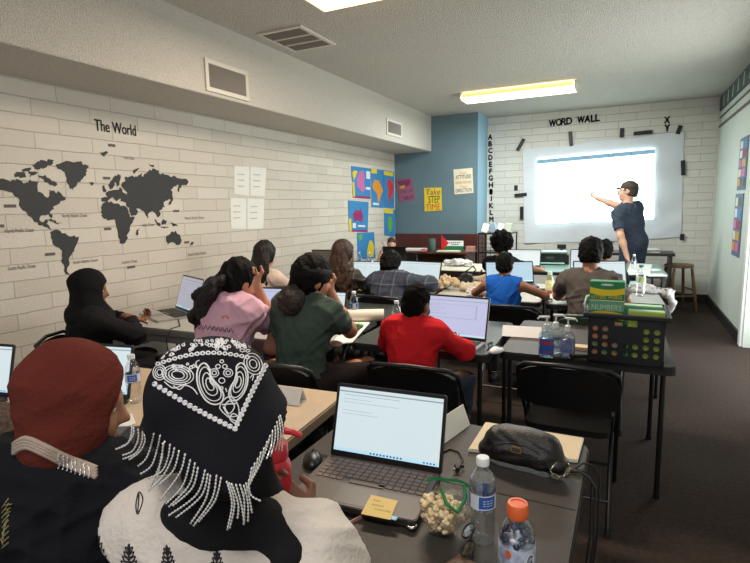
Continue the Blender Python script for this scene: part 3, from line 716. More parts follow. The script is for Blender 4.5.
    def fingers(S, w, f, n, side, cl, pt=False):
        f = f.normalized(); n = (n-f*n.dot(f)).normalized(); tv = f.cross(n)*side
        R = [[tv[k], f[k], n[k]] for k in range(3)]
        S.box(w+f*.052, (.037, .046, .0125), R, .011, .018)
        S.cap(w-f*.02, w+f*.02, .024, .024, .02)
        for q in range(4):
            p = w+f*(.092-.004*abs(q-1))+tv*(.028-.0187*q); L = (.044, .048, .046, .036)[q]; dirv = f; c = cl
            if pt: c = .03 if q == 0 else 1.45
            for sgm in range(3):
                dirv = Matrix.Rotation(-c*(.75 if sgm == 0 else .9)*side, 3, tv*1) @ dirv if False else (dirv*math.cos(c*(.7, 1, .75)[sgm])-n_rot(dirv, n, f)*math.sin(c*(.7, 1, .75)[sgm]))
                p2 = p+dirv*L*(1, .68, .55)[sgm]; S.cap(p, p2, .0092-.0009*sgm, .0086-.0009*sgm, .004); p = p2
        b = w+f*.025+tv*.026; d1 = (f*.6+tv*.75-n*.25*min(1, cl)).normalized(); p = b+d1*.045; S.cap(b, p, .014, .011, .012)
        d2 = (f*.85+tv*(.45-.5*min(cl, 1))-n*.5*min(1, cl)).normalized(); S.cap(p, p+d2*.034, .0108, .0095, .006)
    def n_rot(d, n, f):   # vector 90 degrees past d when curling toward the palm (-n)
        ax = f.cross(n); return ax.cross(d)*(-1)
    for i, e in enumerate((-1, 1)):
        sh, el, w = J[i]
        B.cap(sh, el, .05, .040, .04); B.cap(el, el.lerp(w, .4), .041, .039, .03); B.cap(el.lerp(w, .35), w, .039, .027, .03)
        fw = (w-el).normalized()
        if hdir[i] is not None: fw = (Rz @ V(hdir[i])).normalized()
        pn = V(palm[i]) if palm[i] is not None else V((0, 0, 1))     # back of the hand
        if palm[i] is not None: pn = Rz @ pn
        if abs(fw.dot(pn.normalized())) > .95: pn = V((0, 1, .3))
        fingers(B, w+fw*.012, fw, pn, -1 if e < 0 else 1, curl[i], point == i)
    # legs
    fz = -pz/s+.045; Lg = []
    for e in (-1, 1):
        hp = L_(e*.09, 0, -.02)
        if stand: kn = V((e*.10, .03, -.45)); an = V((e*.11, -.01, fz+.04))
        else: kn = V((e*(.09+spread), .40, -.02+.02)); an = V((e*(.09+spread), feet, fz+.04))
        Lg.append((hp, kn, an)); B.cap(hp, kn, .082, .050, .03); B.cap(kn, an, .050, .036, .02); B.cap(an, an+V((0, .13, -.035)), .036, .028, .03)
    body = sdf_obj('body', B, h/s, skinm, t, None, X)
    # clothing
    T = SDF(); torso(T, .016*loose); T.cap(U(0, -.012, .215), U(0, -.012, .245), .066*neckr, .060*neckr, .02)
    if not sleeveless:
        for i in (0, 1):
            sh, el, w = J[i]; sl = sleeves[i] if sleeves else sleeve
            r0, r1 = .05+.014*loose, .042+.016*loose
            if sl <= .5:
                tt = sl*2; T.cap(sh, sh.lerp(el, tt), r0, r0+(r1-r0)*tt+.004, .05, True)
            else:
                tt = (sl-.5)*2; T.cap(sh, el, r0, r1, .05); T.cap(el, el.lerp(w, tt), r1, r1+(.032+.008*loose-r1)*tt, .04, True)
    T.plane(L_(0, 0, hem), -(L_(0, 0, 1)-L_(0, 0, 0)))
    if sleeveless:
        for e in (-1, 1): T.ell(U(e*.195, 0, .17), (.055, .09, .09), RU, .02, 's')
    T.ell(Hd(0, .02, .075), (.064*neckr, .075*neckr, .055), RH, .01, 's')
    sdf_obj('shirt' if not long_dress else 'robe', T, h/s, top, t, mk_folds(fold*3.4, 52, seed), X)
    P = SDF(); P.ell(L_(0, -.005, -.03), (.172, .124, .11), RL, .05)
    o = .03 if long_dress else .014
    for hp, kn, an in Lg:
        P.cap(hp, kn, .090+o, .068+o, .05); P.cap(kn, kn.lerp(an, .94), .068+o, .047+o, .04, True)
    if long_dress:
        P.cap(Lg[0][1], Lg[1][1], .07, .07, .08); P.cap(Lg[0][2]+V((0, 0, .05)), Lg[1][2]+V((0, 0, .05)), .07, .07, .1)
    P.plane(L_(0, 0, .09), L_(0, 0, 1)-L_(0, 0, 0))
    sdf_obj('trousers' if not long_dress else 'skirt', P, max(h, .012)/s, bottom, t, mk_noise(.004, 14, seed+3), X)
    for hp, kn, an in Lg:
        S = SDF(); S.cap(an+V((0, -.03, -.045)), an+V((0, .14, -.05)), .043, .038, .02); S.cap(an+V((0, 0, .02)), an+V((0, 0, -.03)), .047, .05, .02); S.plane((0, 0, fz-.04), (0, 0, -1))
        sdf_obj('shoe', S, .012/s, SHOE, t, None, X)
    # eyes
    for e in (-1, 1):
        b = MB(); c = Hd(e*.031, .079, .186)*s+V((0, 0, pz)); b.ball(c, .0125*s, 2); b.mi = 1; b.ball(Hd(e*.031, .0865, .186)*s+V((0, 0, pz)), .0065*s, 1)
        b.build('eye', [EYE_W, EYE_I], t, True)
    if hair: hair(t, Hd, RH, U, RU, h, s, X, seed)
    if glasses:
        b = MB(); G = lambda x, y, z: Hd(x, y, z)*s+V((0, 0, pz))
        for e in (-1, 1):
            b.tube([G(e*.034+.022*math.cos(a*PI/6), .118, .186+.017*math.sin(a*PI/6)) for a in range(12)], .0028*s, 6, closed=True)
            b.tube([G(e*.056, .117, .19), G(e*.083, .05, .192), G(e*.084, -.01, .19), G(e*.08, -.025, .175)], .0026*s, 6)
        b.tube([G(-.012, .119, .188), G(0, .121, .192), G(.012, .119, .188)], .0026*s, 6)
        b.build('glasses', mat('glasses_frame', (24, 24, 26), .3), t, True)
    t['_'] = 0; del t['_']
    return t, dict(Hd=Hd, U=U, J=J, X=X, Mh=Mh, s=s, pz=pz, RH=RH, RU=RU)
# ---- hair of each kind: all follow the head frame
def cap_hair(S, Hd, RH, v, front=.247, nape=.10, sidez=.17, fy=.04, ears=True):
    S.ell(Hd(0, -.010, .222), (.076+v, .095+v, .097+v), RH, .02); S.ell(Hd(0, -.05, .165), (.066+v*.8, .055+v*.7, .07), RH, .03)
    S.box(Hd(0, fy+.11, front-.15), (.13, .11, .15), RH, .02, .012, 's')
    S.box(Hd(0, 0, nape-.1), (.2, .2, .1), RH, .01, .01, 's')
    for e in (-1, 1) if ears else ():
        S.ell(Hd(e*.092, .012, sidez), (.028, .026, .04), RH, .012, 's')
def hair_short(m=HAIR_BK, v=.012, nape=.12, amp=.004, fr=90, front=.255):
    def f(t, Hd, RH, U, RU, h, s, X, seed):
        S = SDF(); cap_hair(S, Hd, RH, v, front, nape)
        sdf_obj('hair', S, min(h, .008)/s, m, t, mk_noise(amp, fr, seed), X)
    return f
def hair_afro(m=HAIR_AF, v=.04, amp=.009):
    def f(t, Hd, RH, U, RU, h, s, X, seed):
        S = SDF(); S.ell(Hd(0, -.015, .24), (.085+v, .1+v, .09+v), RH, .02); S.ell(Hd(0, -.06, .17), (.08, .06, .08), RH, .03); S.box(Hd(0, .16, .10), (.14, .11, .14), RH, .02, .02, 's')
        sdf_obj('hair', S, .008/s, m, t, mk_noise(amp, 70, seed), X)
    return f
def hair_long(m=HAIR_DB, length=.42, v=.018, wave=.012, width=.095, n=13):
    def f(t, Hd, RH, U, RU, h, s, X, seed):
        r = random.Random(seed)
        S = SDF(); cap_hair(S, Hd, RH, v, .25, .08, .17, .052, False); S.ell(Hd(0, -.04, .15), (.088, .07, .11), RH, .03)
        sdf_obj('hair', S, .008/s, m, t, mk_noise(.003, 60, seed, (1.6, 1.6, .4)), X)
        base = Hd(0, -.03, .14)
        down = V((0, 0, -1))
        for q in range(n):
            a = (q/(n-1)-.5)*2; L = length*(1-.12*abs(a))*r.uniform(.88, 1.05)
            p0 = Hd(a*.078, -.045-.045*(1-a*a), .20); pts = []; rs = []; ph = r.uniform(0, 6.28); M_ = 12
            back = U(0, -1, 0)-U(0, 0, 0)
            for j in range(M_):
                u = j/(M_-1); p = p0+down*(L*u)+V((a*(width-.078)*min(1, u*1.6), 0, 0))+back*(.045*math.sin(min(1, u*1.5)*PI*.5)+.015)
                p += V((math.sin(ph+u*14)*wave*u, math.cos(ph+u*12)*wave*u, 0)); pts.append(p); rs.append((.023+.004*math.sin(ph+9*u))*(1-.0*u) if u < .75 else .023*(1.02-u)/.27+.004)
            S2 = SDF() if q == 0 else S2
            S2.chain(pts, rs, .006)
        sdf_obj('hair_length', S2, .008/s, m, t, mk_noise(.0025, 80, seed, (1.5, 1.5, .4)), X)
    return f
def hair_tail(m=HAIR_BK, pts=None, rad=(.03, .05, .055, .04, .012), curly=.012, v=.014, bun=None, curlm=None, n=9):
    """hair pulled back, its tail falling through pts given in the head frame (first) and person space (rest, offsets)"""
    def f(t, Hd, RH, U, RU, h, s, X, seed):
        r = random.Random(seed); S = SDF(); cap_hair(S, Hd, RH, v, .25, .07, .155)
        p0 = Hd(*pts[0])
        S.ell(p0, (.035, .035, .035), RH, .03)
        sdf_obj('hair', S, .008/s, m, t, mk_noise(.003, 75, seed, (1.5, 1.5, .5)), X)
        P = [p0+V(q) for q in [(0, 0, 0)]+list(pts[1:])]
        # sample a smooth path
        def cr(u):
            k = min(int(u*(len(P)-1)), len(P)-2); w = u*(len(P)-1)-k
            a, b, c, d = P[max(k-1, 0)], P[k], P[k+1], P[min(k+2, len(P)-1)]
            return .5*((2*b)+(c-a)*w+(2*a-5*b+4*c-d)*w*w+(3*b-a-3*c+d)*w**3)
        S = SDF()
        for q in range(n):
            ph = r.uniform(0, 6.28); off = V((r.uniform(-1, 1), r.uniform(-1, 1), 0)); pp = []; rr = []; M_ = 16
            for j in range(M_):
                u = j/(M_-1)*r.uniform(.9, 1); p = cr(u); k = u*(len(rad)-1); i0 = min(int(k), len(rad)-2); R = rad[i0]+(rad[i0+1]-rad[i0])*(k-i0)
                p = p+off*R*.62+V((math.sin(ph+u*26), math.cos(ph+u*24), 0))*curly*min(1, u*3); pp.append(p); rr.append(max(.006, R*.42))
            S.chain(pp, rr, .006)
        sdf_obj('ponytail', S, .008/s, curlm or m, t, mk_noise(.004, 95, seed), X)
        if bun:
            b = MB(); c = p0*s+V((0, 0, X[1][2])); b.tube([c+V((math.cos(a*PI/8)*.03, 0, math.sin(a*PI/8)*.03)) for a in range(16)], .009, 8, closed=True); b.build('hair_tie', bun, t, True)
    return f
def hijab(m, v=.022, drape=.0, under=None, face=(.056, .07, .078), cowl=.105, tail=None, slim=False):
    def f(t, Hd, RH, U, RU, h, s, X, seed):
        S = SDF(); S.ell(Hd(0, -.012, .218), (.078+v, .10+v, .097+v), RH, .03); S.ell(Hd(0, .0, .13), (.082+v*.6-.012*slim, .088+v*.6, .09), RH, .04)
        S.cap(U(0, .015 if slim else -.012, .24 if slim else .22), Hd(0, -.005 if slim else .005, .09), cowl+(.01 if slim else .025), cowl, .05)
        if not slim: S.ell(U(0, .01, .205), (.185, .135, .075), RU, .06)
        S.ell(U(0, .06, .13), (.10, .08, .13), RU, .05) if not slim else None
        if tail:
            for q in tail: S.chain([U(*x) for x in q], [.05, .05, .04][:len(q)] if len(q) <= 3 else .045, .04)
        S.ell(Hd(0, .125, .165), face, RH, .015, 's')
        sdf_obj('hijab', S, .008/s, m, t, mk_folds(.013, 30, seed), X)
        if under:
            S = SDF(); S.ell(Hd(0, -.004, .208), (.079, .099, .099), RH, .02); S.ell(Hd(0, .125, .158), (.052, .09, .075), RH, .01, 's')
            sdf_obj('under_scarf', S, .007/s, under, t, None, X)
    return f
# ================================================================== furniture
TT = .73                                               # table height
M_btop = mat('black_tabletop', (62, 56, 52), .5, .1, 30, .12, 300, spec=.3)
M_btop2 = mat('dark_green_tabletop', (52, 58, 56), .42, .08, 30, .1, 300, spec=.4)
M_edge = mat('black_table_edge', (30, 29, 29), .5)
M_leg = mat('black_steel_tube', (24, 24, 26), .35, spec=.5)
M_beige = mat('beige_plastic', (204, 180, 152), .5, .04, 12, .1, 200)
M_grey = mat('grey_plastic', (172, 170, 164), .5, .05, 12, .1, 200)
M_lgreen = mat('pale_teal_tabletop', (104, 134, 126), .35, .05, 12, spec=.6)
M_chrome = mat('steel', (190, 188, 184), .25, metal=1)
def rrect(x0, y0, x1, y1, r, z, n=5):
    o = []
    for cx, cy, a0 in ((x1-r, y1-r, 0), (x0+r, y1-r, PI/2), (x0+r, y0+r, PI), (x1-r, y0+r, 1.5*PI)):
        for i in range(n+1): a = a0+PI/2*i/n; o.append((cx+r*math.cos(a), cy+r*math.sin(a), z))
    return o
def folding_table(label, cx, cy, w, d, rot=0, top=M_btop, edge=M_edge, z=TT, seam=None, name='folding_table', group=None, legs=True, plastic=False, legin=.05):
    t = thing(name, label, 'table', (cx, cy, 0), math.radians(rot), group)
    w2, d2 = w/2, d/2
    b = MB(); b.poly(rrect(-w2, -d2, w2, d2, .045, z-.012), (0, 0, .012)); o = b.build('tabletop', top, t)
    b = MB(); b.poly(rrect(-w2-.004, -d2-.004, w2+.004, d2+.004, .047, z-.045), (0, 0, .036)); b.build('rim', edge, t)
    if plastic:
        b = MB()
        for k in range(6): b.box((-w2+.12+k*(w-.24)/5, -d2+.035, z-.09), (.014, .05, .08))
        b.box((0, -d2+.03, z-.075), (w-.16, .02, .06)); b.box((0, d2-.03, z-.075), (w-.16, .02, .06)); b.build('under_rail', edge, t)
    if seam:
        b = MB()
        if seam == 'x': b.box((0, 0, z+.0002), (w-.01, .004, .001))
        else: b.box((0, 0, z+.0002), (.004, d-.01, .001))
        b.build('fold_seam', mat('seam_black', (18, 17, 17), .8), t)
    if legs:
        for sx in (-1, 1):
            for sy in (-1, 1):
                b = MB(); b.tube([(sx*(w2-legin), sy*(d2-legin-.01), z-.045), (sx*(w2-legin), sy*(d2-legin-.005), 0.02)], .0135, 10)
                b.tube([(sx*(w2-legin), sy*(d2-legin-.005), .03), (sx*(w2-legin), sy*(d2-legin-.005), 0)], .0165, 10); b.build('leg', M_leg, t, True, 40)
            b = MB(); b.tube([(sx*(w2-legin), -d2+legin, z-.07), (sx*(w2-legin), d2-legin, z-.07)], .011, 8)
            b.tube([(sx*(w2-legin), d2-legin-.02, z-.22), (sx*(w2-legin-.16), d2-legin-.02, z-.05)], .006, 6); b.build('brace', M_leg, t, True, 40)
    return t
folding_table('black folding table nearest, holding the popcorn bag and black purse', -.525, 1.40, .87, .87, 0, M_btop, seam='x')
folding_table('black card table holding the black crate and pump bottles', -.197, 3.315, .87, .87, 1, M_btop)
folding_table('black card table in front of the person in red', -1.10, 3.18, .84, .87, 1.5, M_btop2, edge=M_edge)
folding_table('beige plastic folding table under the white folded name card', -1.99, 1.50, 1.83, .76, 4, M_beige, mat('beige_edge', (150, 128, 106), .5), plastic=True)
folding_table('grey plastic folding table along the left wall in front of the pink shirt', -2.62, 2.98, 1.98, .80, 2, M_grey, mat('grey_edge', (128, 126, 122), .5), plastic=True)
folding_table('black table behind the grey one, holding the rolled white paper', -1.99, 3.73, .86, .64, 2, M_btop2, edge=M_edge)
folding_table('grey topped table with a plastic bag over its right end', -.17, 4.99, .90, 1.06, 3, mat('grey_top', (150, 152, 148), .4, .05, 20), M_edge, group=None)
folding_table('cluttered table between the child in blue and the plaid shirt', -1.14, 4.99, .94, 1.10, 3, mat('pale_top', (176, 170, 158), .5, .05, 20), M_edge)
folding_table('tan table under the laptops of the plaid shirt and the long brown hair', -2.28, 4.98, 1.24, .76, 3, mat('tan_top', (188, 166, 138), .5, .05, 20), M_edge)
folding_table('dark topped table by the brick wall in front of the dark long hair', -3.27, 4.75, .70, .80, 3, mat('brown_top', (120, 108, 96), .5, .1, 20), M_edge)
folding_table('pale teal table under the printer and the white open laptop', -.56, 7.2, 1.92, 1.2, 3, M_lgreen, M_edge)
folding_table('cream topped table left of the curly haired person', -2.28, 6.78, 2.0, .86, 2, mat('cream_top', (196, 190, 172), .5, .05, 20), M_edge)
# brown desk against the blue wall
M_wood = mat('dark_wood', (92, 52, 40), .45, .2, 8, stretch=(1, 6, 6))
t = thing('desk', 'dark red-brown desk along the blue wall holding a small flag', 'desk', (-3.0, 8.25, 0))
b = MB(); b.box((0, 0, .80), (1.5, .66, .035), bevel=.006); b.build('desktop', M_wood, t)
for s in (-1, 1):
    b = MB(); b.box((s*.7, 0, .39), (.035, .56, .78)); b.build('side_panel', M_wood, t)
b = MB(); b.box((0, .25, .5), (1.37, .02, .56)); b.build('back_panel', M_wood, t)
t = thing('desk', 'dark wooden desk behind the standing man, holding papers', 'desk', (.06, 8.62, 0))
b = MB(); b.box((0, 0, .80), (1.1, .5, .04), bevel=.006); b.build('desktop', mat('espresso', (52, 40, 36), .45, .2, 8), t)
for s in (-1, 1):
    b = MB(); b.box((s*.5, 0, .39), (.04, .46, .78)); b.build('side_panel', mat('espresso', (0, 0, 0)), t)
# ---------------------------------------------------------------- folding chairs
M_pad = mat('black_vinyl', (15, 14, 15), .45, .1, 20, .2, 120, spec=.28)
def folding_chair(label, cx, cy, rot=0, pad=M_pad, name='folding_chair', group='folding chairs', frame_m=None):
    fm = frame_m or M_leg
    t = thing(name, label, 'chair', (cx, cy, 0), math.radians(rot), group)
    b = MB(); b.poly(rrect(-.2, -.2, .2, .2, .06, .43), (0, 0, .03)); o = b.build('seat', pad, t, True, 40)
    rows = []; n = 14
    for j in range(7):
        z = .575+.205*j/6; zz = j/6; row = []
        for i in range(n+1):
            u = i/n*2-1; shr = 1-.10*max(0, zz-.6)*abs(u)**3
            row.append((.232*u*shr, -.255+.035*u*u-.02*(zz), z+(-.05*abs(u)**4*(zz > .5)*(zz-.5)*2)-(-.02*abs(u)**4)*(zz < .3)))
        rows.append(row)
    b = MB(); b.grid(rows); b.grid([[(x, y+.018, z) for x, y, z in r] for r in rows])
    ring = rows[0]+[r[-1] for r in rows[1:]]+rows[-1][-2::-1]+[r[0] for r in rows[-2:0:-1]]
    ring2 = [(x, y+.018, z) for x, y, z in ring]
    b.grid([ring+ring[:1], ring2+ring2[:1]])
    bmesh.ops.remove_doubles(b.bm, verts=b.bm.verts[:], dist=.0005); b.build('backrest', pad, t, True, 50)
    # inverted U main frame from the top of the back to the front feet
    p = [(-.225, .26, 0), (-.225, .02, .43), (-.232, -.2, .70), (-.228, -.228, .755), (-.19, -.262, .785), (0, -.285, .797), (.19, -.262, .785), (.228, -.228, .755), (.232, -.2, .70), (.225, .02, .43), (.225, .26, 0)]
    b = MB(); b.tube(p, .0115, 8); b.build('main_frame', fm, t, True, 45)
    for s in (-1, 1):
        b = MB(); b.tube([(s*.205, .10, .43), (s*.205, -.13, .28), (s*.21, -.30, .0)], .011, 8); b.build('rear_leg', fm, t, True, 45)
        b = MB(); b.tube([(s*.21, -.285, .03), (s*.21, -.302, 0)], .0145, 8); b.tube([(s*.225, .245, .03), (s*.225, .262, 0)], .0145, 8); b.build('foot_cap', M_dark, t, True, 45)
    b = MB(); b.tube([(-.205, -.235, .14), (.205, -.235, .14)], .008, 8); b.build('crossbar', fm, t, True, 45)
    b = MB(); b.tube([(-.225, .19, .12), (.225, .19, .12)], .008, 8); b.build('crossbar', fm, t, True, 45)
    return t
folding_chair('empty black folding chair between the purse table and the crate table', -.235, 2.78, 0)
folding_chair('black folding chair of the person in red, behind the big front laptop', -.93, 2.50, 3)
folding_chair('black folding chair of the child in the blue tank top', -.80, 4.16, 2)
folding_chair('black folding chair of the person in the plaid shirt', -1.93, 4.22, 0)
folding_chair('black folding chair of the woman in the black hijab by the wall', -2.98, 2.10, -55)
folding_chair('black folding chair of the person in the pink shirt', -2.1, 2.22, 8)
folding_chair('black folding chair of the person in the green shirt', -1.62, 2.26, 8)
folding_chair('dark green folding chair of the person in the grey shirt', -.21, 3.98, 2, mat('green_vinyl', (36, 66, 50), .5, .1, 20, .2, 120), frame_m=mat('green_steel', (40, 62, 50), .4))
folding_chair('black folding chair of the person with long dark hair', -3.1, 3.75, 0)
folding_chair('black folding chair of the person with long brown hair', -2.46, 4.12, 0)
folding_chair('black folding chair of the person with big curly hair', -1.22, 6.0, 0)
# stool
M_oak = mat('oiled_oak', (122, 92, 62), .5, .25, 10, stretch=(4, 4, 1))
sp = ony(679, 264, 8.55)
t = thing('stool', 'round wooden stool against the back wall near the right corner', 'stool', (sp.x, sp.y, 0), .38)
ST = sp.z
b = MB(); b.lathe([(0, ST-.045), (.165, ST-.045), (.187, ST-.035), (.187, ST-.01), (.172, ST), (0, ST)], n=32); b.build('seat', M_oak, t, True, 40)
for sx in (-1, 1):
    for sy in (-1, 1):
        b = MB(); b.tube([(sx*.12, sy*.12, ST-.05), (sx*.15, sy*.15, ST*.5), (sx*.185, sy*.185, 0)], [.019, .022, .015], 10); b.build('leg', M_oak, t, True, 45)
for (z, f) in ((.22, .168), (.30, .163)):
    for s in (-1, 1):
        b = MB(); b.tube([(-f, s*f, z), (f, s*f, z)] if z < .25 else [(s*f, -f, z), (s*f, f, z)], .011, 8); b.build('rung', M_oak, t, True, 45)
# ================================================================== laptops
M_scr = mat('screen_white', (30, 32, 33), .3, emit=(226, 242, 246), estr=.86)
M_scrl = mat('screen_lavender', (30, 30, 35), .3, emit=(205, 208, 240), estr=.86)
M_scrb = mat('screen_sky', (26, 31, 35), .3, emit=(200, 230, 248), estr=.86)
M_scrt = mat('screen_text', (120, 135, 140), .4, emit=(150, 165, 172), estr=.55)
M_scrbar = mat('screen_taskbar', (170, 205, 225), .3, emit=(178, 214, 232), estr=.75)
M_icon = mat('screen_icon', (40, 110, 180), .3, emit=(50, 120, 190), estr=.5)
M_lapk = mat('laptop_charcoal', (52, 49, 50), .45, spec=.4); M_lapd = mat('laptop_brown_grey', (92, 82, 76), .42, .03, 20, spec=.4)
M_laps = mat('laptop_silver', (176, 174, 172), .35, metal=.5); M_bez = mat('bezel_black', (16, 16, 18), .35)
M_key = mat('key_dark', (36, 35, 36), .5); M_keyb = mat('key_brown', (116, 100, 92), .5)
def laptop(label, loc, rot, w=.34, d=.235, lid=.225, ang=108, body=M_laps, deck=None, keym=M_key, scr=M_scr, kind='doc', keys=True, bez=M_bez, thick=.016, group='open laptops'):
    """local: the user sits at -y, hinge along the back edge; loc is the middle of the hinge line on the table"""
    t = thing('laptop', label, 'laptop', loc, math.radians(rot), group); deck = deck or body
    b = MB(); b.poly(rrect(-w/2, -d, w/2, 0, .012, 0), (0, 0, thick-.002)); b.build('base', body, t)
    b = MB(); b.poly(rrect(-w/2+.003, -d+.003, w/2-.003, -.004, .011, thick-.003), (0, 0, .003)); b.build('deck', deck, t)
    if keys:
        b = MB(); nx, ny = 15, 6; kx0, kx1, ky0, ky1 = -w/2+.018, w/2-.018, -.018, -d*.54
        for j in range(ny):
            for i in range(nx):
                if j == 5 and 4 <= i <= 8:
                    if i == 6: b.box(((kx0+kx1)/2-.0, ky1-.006+(ky0-ky1)/ny*.5, thick+.001), ((kx1-kx0)/nx*4.8, (ky0-ky1)/ny*.8, .003))
                    continue
                b.box((kx0+(kx1-kx0)*(i+.5)/nx, ky0+(ky1-ky0)*(j+.5)/ny, thick+.001), ((kx1-kx0)/nx*.84, (ky1-ky0)/ny*-.8, .003))
        b.build('keyboard', keym, t)
        b = MB(); b.poly(rrect(-.062, -d+.012, .05, -d*.6, .006, thick), (0, 0, .0006)); b.build('touchpad', mat('touchpad', (84, 76, 71), .35) if deck is M_lapd else mat('touchpad_grey', (128, 126, 124), .35), t)
    b = MB(); b.tube([(-w*.42, 0, thick*.7), (w*.42, 0, thick*.7)], .007, 8); b.build('hinge', bez, t, True, 45)
    # lid
    a = math.radians(ang); e = V((0, math.cos(a)*-1, math.sin(a))); nrm = V((0, -math.sin(a), -math.cos(a)))
    o = V((0, .002, thick*.7)); P = lambda x, y, k=0: o+V((x, 0, 0))+e*y+nrm*k
    out = [(x, y) for x, y, _ in rrect(-w/2, 0, w/2, lid, .010, 0)]
    b = MB(); b.poly([P(x, y, -.004) for x, y in out], nrm*.0075); L = b.build('lid', body if kind != 'back' else bez, t)
    b = MB(); b.poly([P(x, y, .0035) for x, y in rrect(-w/2+.001, .003, w/2-.001, lid-.001, .009, 0) for x, y in [(x, y)]] if False else [P(q[0], q[1], .0035) for q in rrect(-w/2+.002, .003, w/2-.002, lid-.002, .009, 0)], nrm*.0006); b.build('bezel', bez, L)
    x0, x1, y0, y1 = -w/2+.010, w/2-.010, .022, lid-.012
    def qd(b, a0, b0, a1, b1, k): b.face([P(x0+(x1-x0)*a0, y0+(y1-y0)*b0, k), P(x0+(x1-x0)*a1, y0+(y1-y0)*b0, k), P(x0+(x1-x0)*a1, y0+(y1-y0)*b1, k), P(x0+(x1-x0)*a0, y0+(y1-y0)*b1, k)])
    b = MB(); qd(b, 0, 0, 1, 1, .0046)
    b.mi = 1
    if kind == 'doc':
        qd(b, 0, .93, 1, .95, .005)
        for k, (u, wd) in enumerate([(.05, .28), (.05, .55), (.05, .3), (.05, .36)]): qd(b, u, .82-.05*k-.08*(k > 1), u+wd, .825-.05*k-.08*(k > 1), .005)
        qd(b, .05, .885, .6, .892, .005)
        b.mi = 2; qd(b, 0, 0, 1, .055, .005); b.mi = 3
        for k in range(10): qd(b, .36+.032*k, .014, .36+.032*k+.018, .042, .0054)
        for k in range(4): qd(b, .86+.03*k, .016, .86+.03*k+.016, .04, .0054)
    elif kind == 'page':
        qd(b, 0, .9, 1, .915, .005); qd(b, .05, .45, .85, .458, .005); qd(b, .84, .45, .85, .8, .005)
        for k in range(4): qd(b, .08, .76-.07*k, .3+.1*(k % 2), .768-.07*k, .005)
        qd(b, .05, .8, .85, .806, .005)
        b.mi = 2; qd(b, 0, 0, 1, .05, .005); b.mi = 3
        for k in range(8): qd(b, .3+.04*k, .012, .32+.04*k, .036, .0054)
    else:
        qd(b, 0, .9, 1, .915, .005)
        for k in range(3): qd(b, .1, .7-.08*k, .5, .708-.08*k, .005)
        b.mi = 2; qd(b, 0, 0, 1, .05, .005)
    ds = b.build('display', [scr, M_scrt, M_scrbar, M_icon], L)
    return t
# the big one in front, matched to its seen hinge line
hA, hB = onz(331, 458, TT+.012), onz(441, 478, TT+.012)
hc = (hA+hB)/2; hrot = math.degrees(math.atan2(hB.y-hA.y, hB.x-hA.x))
front_laptop = laptop('large open laptop with a yellow sticky note on its palm rest, nearest', (hc.x, hc.y, TT+.006), hrot, .372, .255, .235, 108, M_lapk, M_lapd, M_keyb, M_scr, 'doc', thick=.02)
def lap(label, u0, v0, u1, v1, tz=TT, **kw):
    """laptop whose hinge line is seen from u0,v0 to u1,v1"""
    a, b_ = onz(u0, v0, tz+.012), onz(u1, v1, tz+.012); c = (a+b_)/2; w = (b_-a).length
    return laptop(label, (c.x, c.y, tz+.001), kw.pop('rot', math.degrees(math.atan2(b_.y-a.y, b_.x-a.x))), w, **kw)
lap('open laptop with a lavender screen in front of the person in red', 417, 335, 486, 343, d=.24, lid=.268, ang=106, scr=M_scrl, kind='page', body=M_laps)
lap('open laptop on the far side of the green shirt, its screen half hidden', 296, 322, 344, 325, d=.23, lid=.235, scr=M_scr, kind='web', body=M_lapk)
lap('open laptop with a lavender screen in front of the pink shirt', 234, 317, 280, 319, d=.23, lid=.235, scr=M_scrl, kind='web', body=M_lapk)
laptop('silver laptop with a grey screen by the black hijab at the left wall', (-3.20, 3.05, TT), -24, .45, d=.29, lid=.29, ang=108, scr=mat('screen_dim', (168, 172, 186), .3, emit=(172, 178, 196), estr=.62), kind='page', body=M_laps)
lap('open laptop between the long brown hair and the plaid shirt', 352, 279.5, 380, 280, d=.22, lid=.215, kind='web', body=M_lapk)
lap('open laptop to the right of the plaid shirt', 396, 281, 439, 284, d=.23, lid=.235, kind='web', body=M_lapk)
lap('open laptop in front of the child in blue, sky coloured screen', 486, 284, 534, 283.5, d=.23, lid=.235, scr=M_scrb, kind='web', body=M_lapk)
lap('open laptop in front of the person in grey, screen right of the neck', 574, 285, 627, 285, d=.23, lid=.245, kind='web', body=M_lapk)
laptop('open laptop in front of the person with big curly hair', (-1.22, 6.93, TT), 4, .44, d=.22, lid=.23, kind='web', body=M_lapk)
laptop('white open laptop beside the printer, facing the camera', (-.44, 6.83, TT), 4, .38, d=.24, lid=.25, ang=100, kind='page', body=M_laps)
laptop('dark laptop seen from behind in front of the boy facing us', (-2.90, 6.62, TT), 183, .34, d=.22, lid=.27, ang=100, kind='back', body=M_bez, keys=False)
lap('laptop with a white screen cut by the left edge of the photo', -46, 392, 9, 398, d=.24, lid=.235, ang=104, scr=M_scr, kind='doc', body=M_lapk)
lap('dark laptop behind the head of the woman in the rust hijab', 72, 395, 129, 400, d=.24, lid=.235, ang=104, scr=M_scr, kind='doc', body=M_lapk)
lp_ = onz(147, 449, TT); laptop('dark laptop by the fringe of the paisley bandana, keyboard showing', (lp_.x, lp_.y, TT), -62, .34, d=.24, lid=.225, ang=112, scr=M_scr, kind='doc', body=M_lapk, deck=M_lapd)
# ================================================================== things on the front table
def on_front(u, v, dz=0): return onz(u, v, TT+dz)
